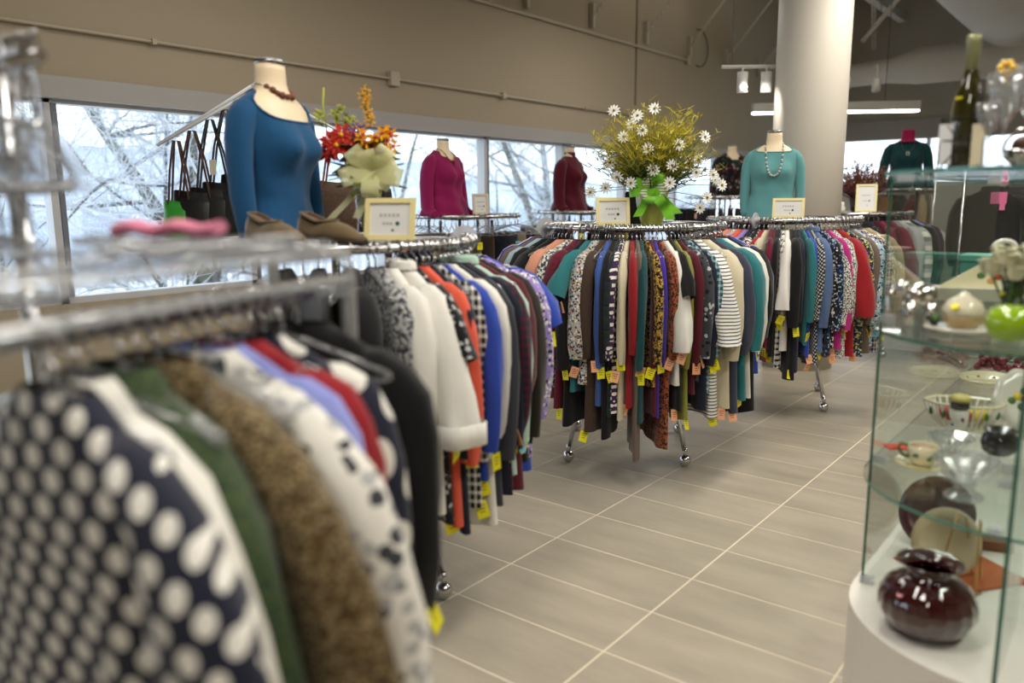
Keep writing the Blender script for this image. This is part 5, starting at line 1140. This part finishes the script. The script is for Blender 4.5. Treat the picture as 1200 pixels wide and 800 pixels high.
# ---------------------------------------------------------------- handbags
arm_m = mat('white_arm', (230, 232, 236), .4)
t = thing('handbag_stand', 'white sloping arm stand that carries the handbags', 'stand', (-3.45, 2.45, 0)); b = MB(); b.tube([(0, 0, .03), (0, 0, 1.97)], .016, 8); b.build('post', arm_m, t, True); b = MB(); b.lathe([(.001, 0), (.28, 0), (.28, .02), (.001, .03)], n=32); b.build('base', arm_m, t, True)
for k, (dx, dy) in enumerate([(0, 0), (.016, -.02)]):
    b = MB(); b.tube([(-.365+dx, -.36+dy, 1.655-.01*k), (.0, 0, 1.965-.03*k)], .0075, 6); b.build('arm', arm_m, t, True)
for k, (dx, dy) in enumerate([(0, 0)]):
    b = MB(); b.tube([(0, 0, 1.9), (.30, .45, 1.62)], .0075, 6); b.build('arm', arm_m, t, True)
def handbag(label, top, sl, w, h, m, ms, rz, d=.10, extra=None):
    top = Vector(top); t = thing('handbag', label, 'bag', top-Vector((0, 0, sl+h)), rz); b = MB()
    b.rings([[(w/2*k*math.copysign(abs(math.cos(a))**.6, math.cos(a)), d/2*kd*math.copysign(abs(math.sin(a))**.7, math.sin(a))*(1+.12*math.sin(3*a)), z+.01*math.sin(a*2)*(z > h*.8)) for a in [2*PI*j/24 for j in range(24)]] for k, kd, z in ((.8, .9, 0), (1, 1.1, .02), (1.02, 1.15, h*.4), (.95, .8, h*.75), (.9, .45, h), (.88, .3, h-.01))], cap0=True, cap1=True); b.build('body', m, t, True)
    for s in (-1, 1):
        q = MB(); pts = [(-w*.32, s*d*.2, h-.03), (-w*.2, s*d*.18, h+sl*.5), (-.012, s*.008, h+sl-.01), (.012, s*.008, h+sl-.01), (w*.2, s*d*.18, h+sl*.5), (w*.32, s*d*.2, h-.03)]
        q.rings([[Vector(p)+Vector((0, -.007, 0)), Vector(p)+Vector((0, .007, 0)), Vector(p)+Vector((.006, .007, 0)), Vector(p)+Vector((.006, -.007, 0))] for p in pts], cap0=True, cap1=True); q.build('strap', ms, t)
    for s in (-1, 1): q = MB(); q.tube([(s*w*.32+.012*math.cos(a), d*.22, h-.03+.012*math.sin(a)) for a in [k*PI/6 for k in range(12)]], .0025, 5, loop=True); q.build('ring', BRASS, t, True)
    if extra: q = MB(); q.box((w*.1, -d*.62, h+sl*.3), (.03, .004, .07)); q.build('price_tag', extra, t)
    return t
LB = mat('black_leather', (20, 20, 22), .4, bump=.1, bscale=100); LBR = mat('brown_strap_leather', (78, 48, 36), .5); LG = mat('green_vinyl', (52, 150, 50), .4); TAGC = mat('cream_tag', (210, 206, 186), .6)
AXY = lambda f: (-3.815+.365*f, 2.09+.36*f, 1.645+.31*f)
for f, sl, w, h, m, ms, lab, e in [(.15, .30, .17, .2, LG, LBR, 'green handbag with thin brown straps, leftmost on the white stand', None), (.30, .30, .24, .24, LB, LBR, 'black handbag with brown straps behind the green one', None), (.47, .34, .26, .25, LB, LB, 'black handbag with a cream tag in the middle of the white stand', TAGC), (.62, .36, .30, .26, LB, LB, 'black handbag with long straps and brass rings left of the blue sleeve', None), (.80, .38, .30, .26, LB, LB, 'largest black handbag right behind the blue mannequin sleeve', TAGC)]:
    x, y, z = AXY(f); handbag(lab, (x, y, z-.012), sl, w, h, m, ms, .65, .10, e)
handbag('brown woven handbag with tan straps between the blue mannequin and flowers', (-3.27, 2.72, 1.72), .25, .24, .24, mat('woven_brown', (84, 62, 46), .7, noise=.4, nscale=60, bump=.4, bscale=90), mat('tan_strap', (140, 90, 60), .5), .5)
handbag('black handbag hanging behind the glass vase stems', (-3.19, 2.86, 1.67), .24, .26, .24, LB, LB, .5)

# ---------------------------------------------------------------- far right
t = thing('straight_rack', 'straight chrome rail of leather jackets beyond the glass case', 'clothes rack', (-1.25, 7.55, 0), .55)
b = MB(); b.tube([(0, 0, 1.50), (1.3, 0, 1.50)], .014, 8); b.build('hang_rail', CHROME, t, True)
for x in (0, 1.3): b = MB(); b.tube([(x, 0, 1.5), (x, 0, .04)], .014, 8); b.tube([(x, -.25, .04), (x, .25, .04)], .014, 8); b.build('upright', CHROME, t, True)
rng = random.Random(77); JK = [('black leather', 'solid', (30, 28, 30)), ('dark grey leather', 'solid', (52, 48, 50)), ('brown black leather', 'solid', (44, 36, 34)), ('dark plum leather', 'solid', (46, 32, 38)), ('charcoal wool', 'solid', (48, 48, 52)), ('soft black', 'solid', (26, 26, 28))]
for i, (ds, pt, c) in enumerate(JK):
    x = .22+.17*i; loc = (-1.25+x*math.cos(.55), 7.55+x*math.sin(.55), 1.5); o = garment('jacket', fab(pt, c), loc, .55+PI/2+.9, 0, rng, sl='L', ln=.66, tagc=None, collar=True, tk=1.8); o.scale = (1.2, 1.2, 1.1)
    tag(o, ds+' jacket beyond the case'+(', leftmost' if i == 0 else ', right of the '+JK[i-1][0]+' one'), 'jacket', 'jackets on the straight rail'); hanger('clear', loc, .55+PI/2+.9, 'clear hanger holding a jacket on the straight rail', 'hangers on the straight rail')
b = MB(); b.box((0, 0, 0), (.12, .004, .09)); b.box((.03, .0, -.07), (.04, .004, .05)); tag(b.build('pink_note', mat('pink_card', (226, 110, 160), .6), None, False, (-.98, 7.40, 1.37), .55), 'pink card pinned on the leather jackets beyond the case', 'card')
t = thing('fitting_panel', 'pale grey panel standing between the far rack and the jackets', 'panel', (-1.62, 8.25, 0), .62); b = MB(); b.box((.33, 0, .77), (.62, .03, 1.50)); b.build('panel', mat('grey_panel', (150, 148, 140), .6, noise=.05), t); b = MB(); b.tube([(.02, 0, .02), (.02, 0, 1.56), (.64, 0, 1.56), (.64, 0, .02)], .013, 8); b.build('frame', CHROME, t, True)
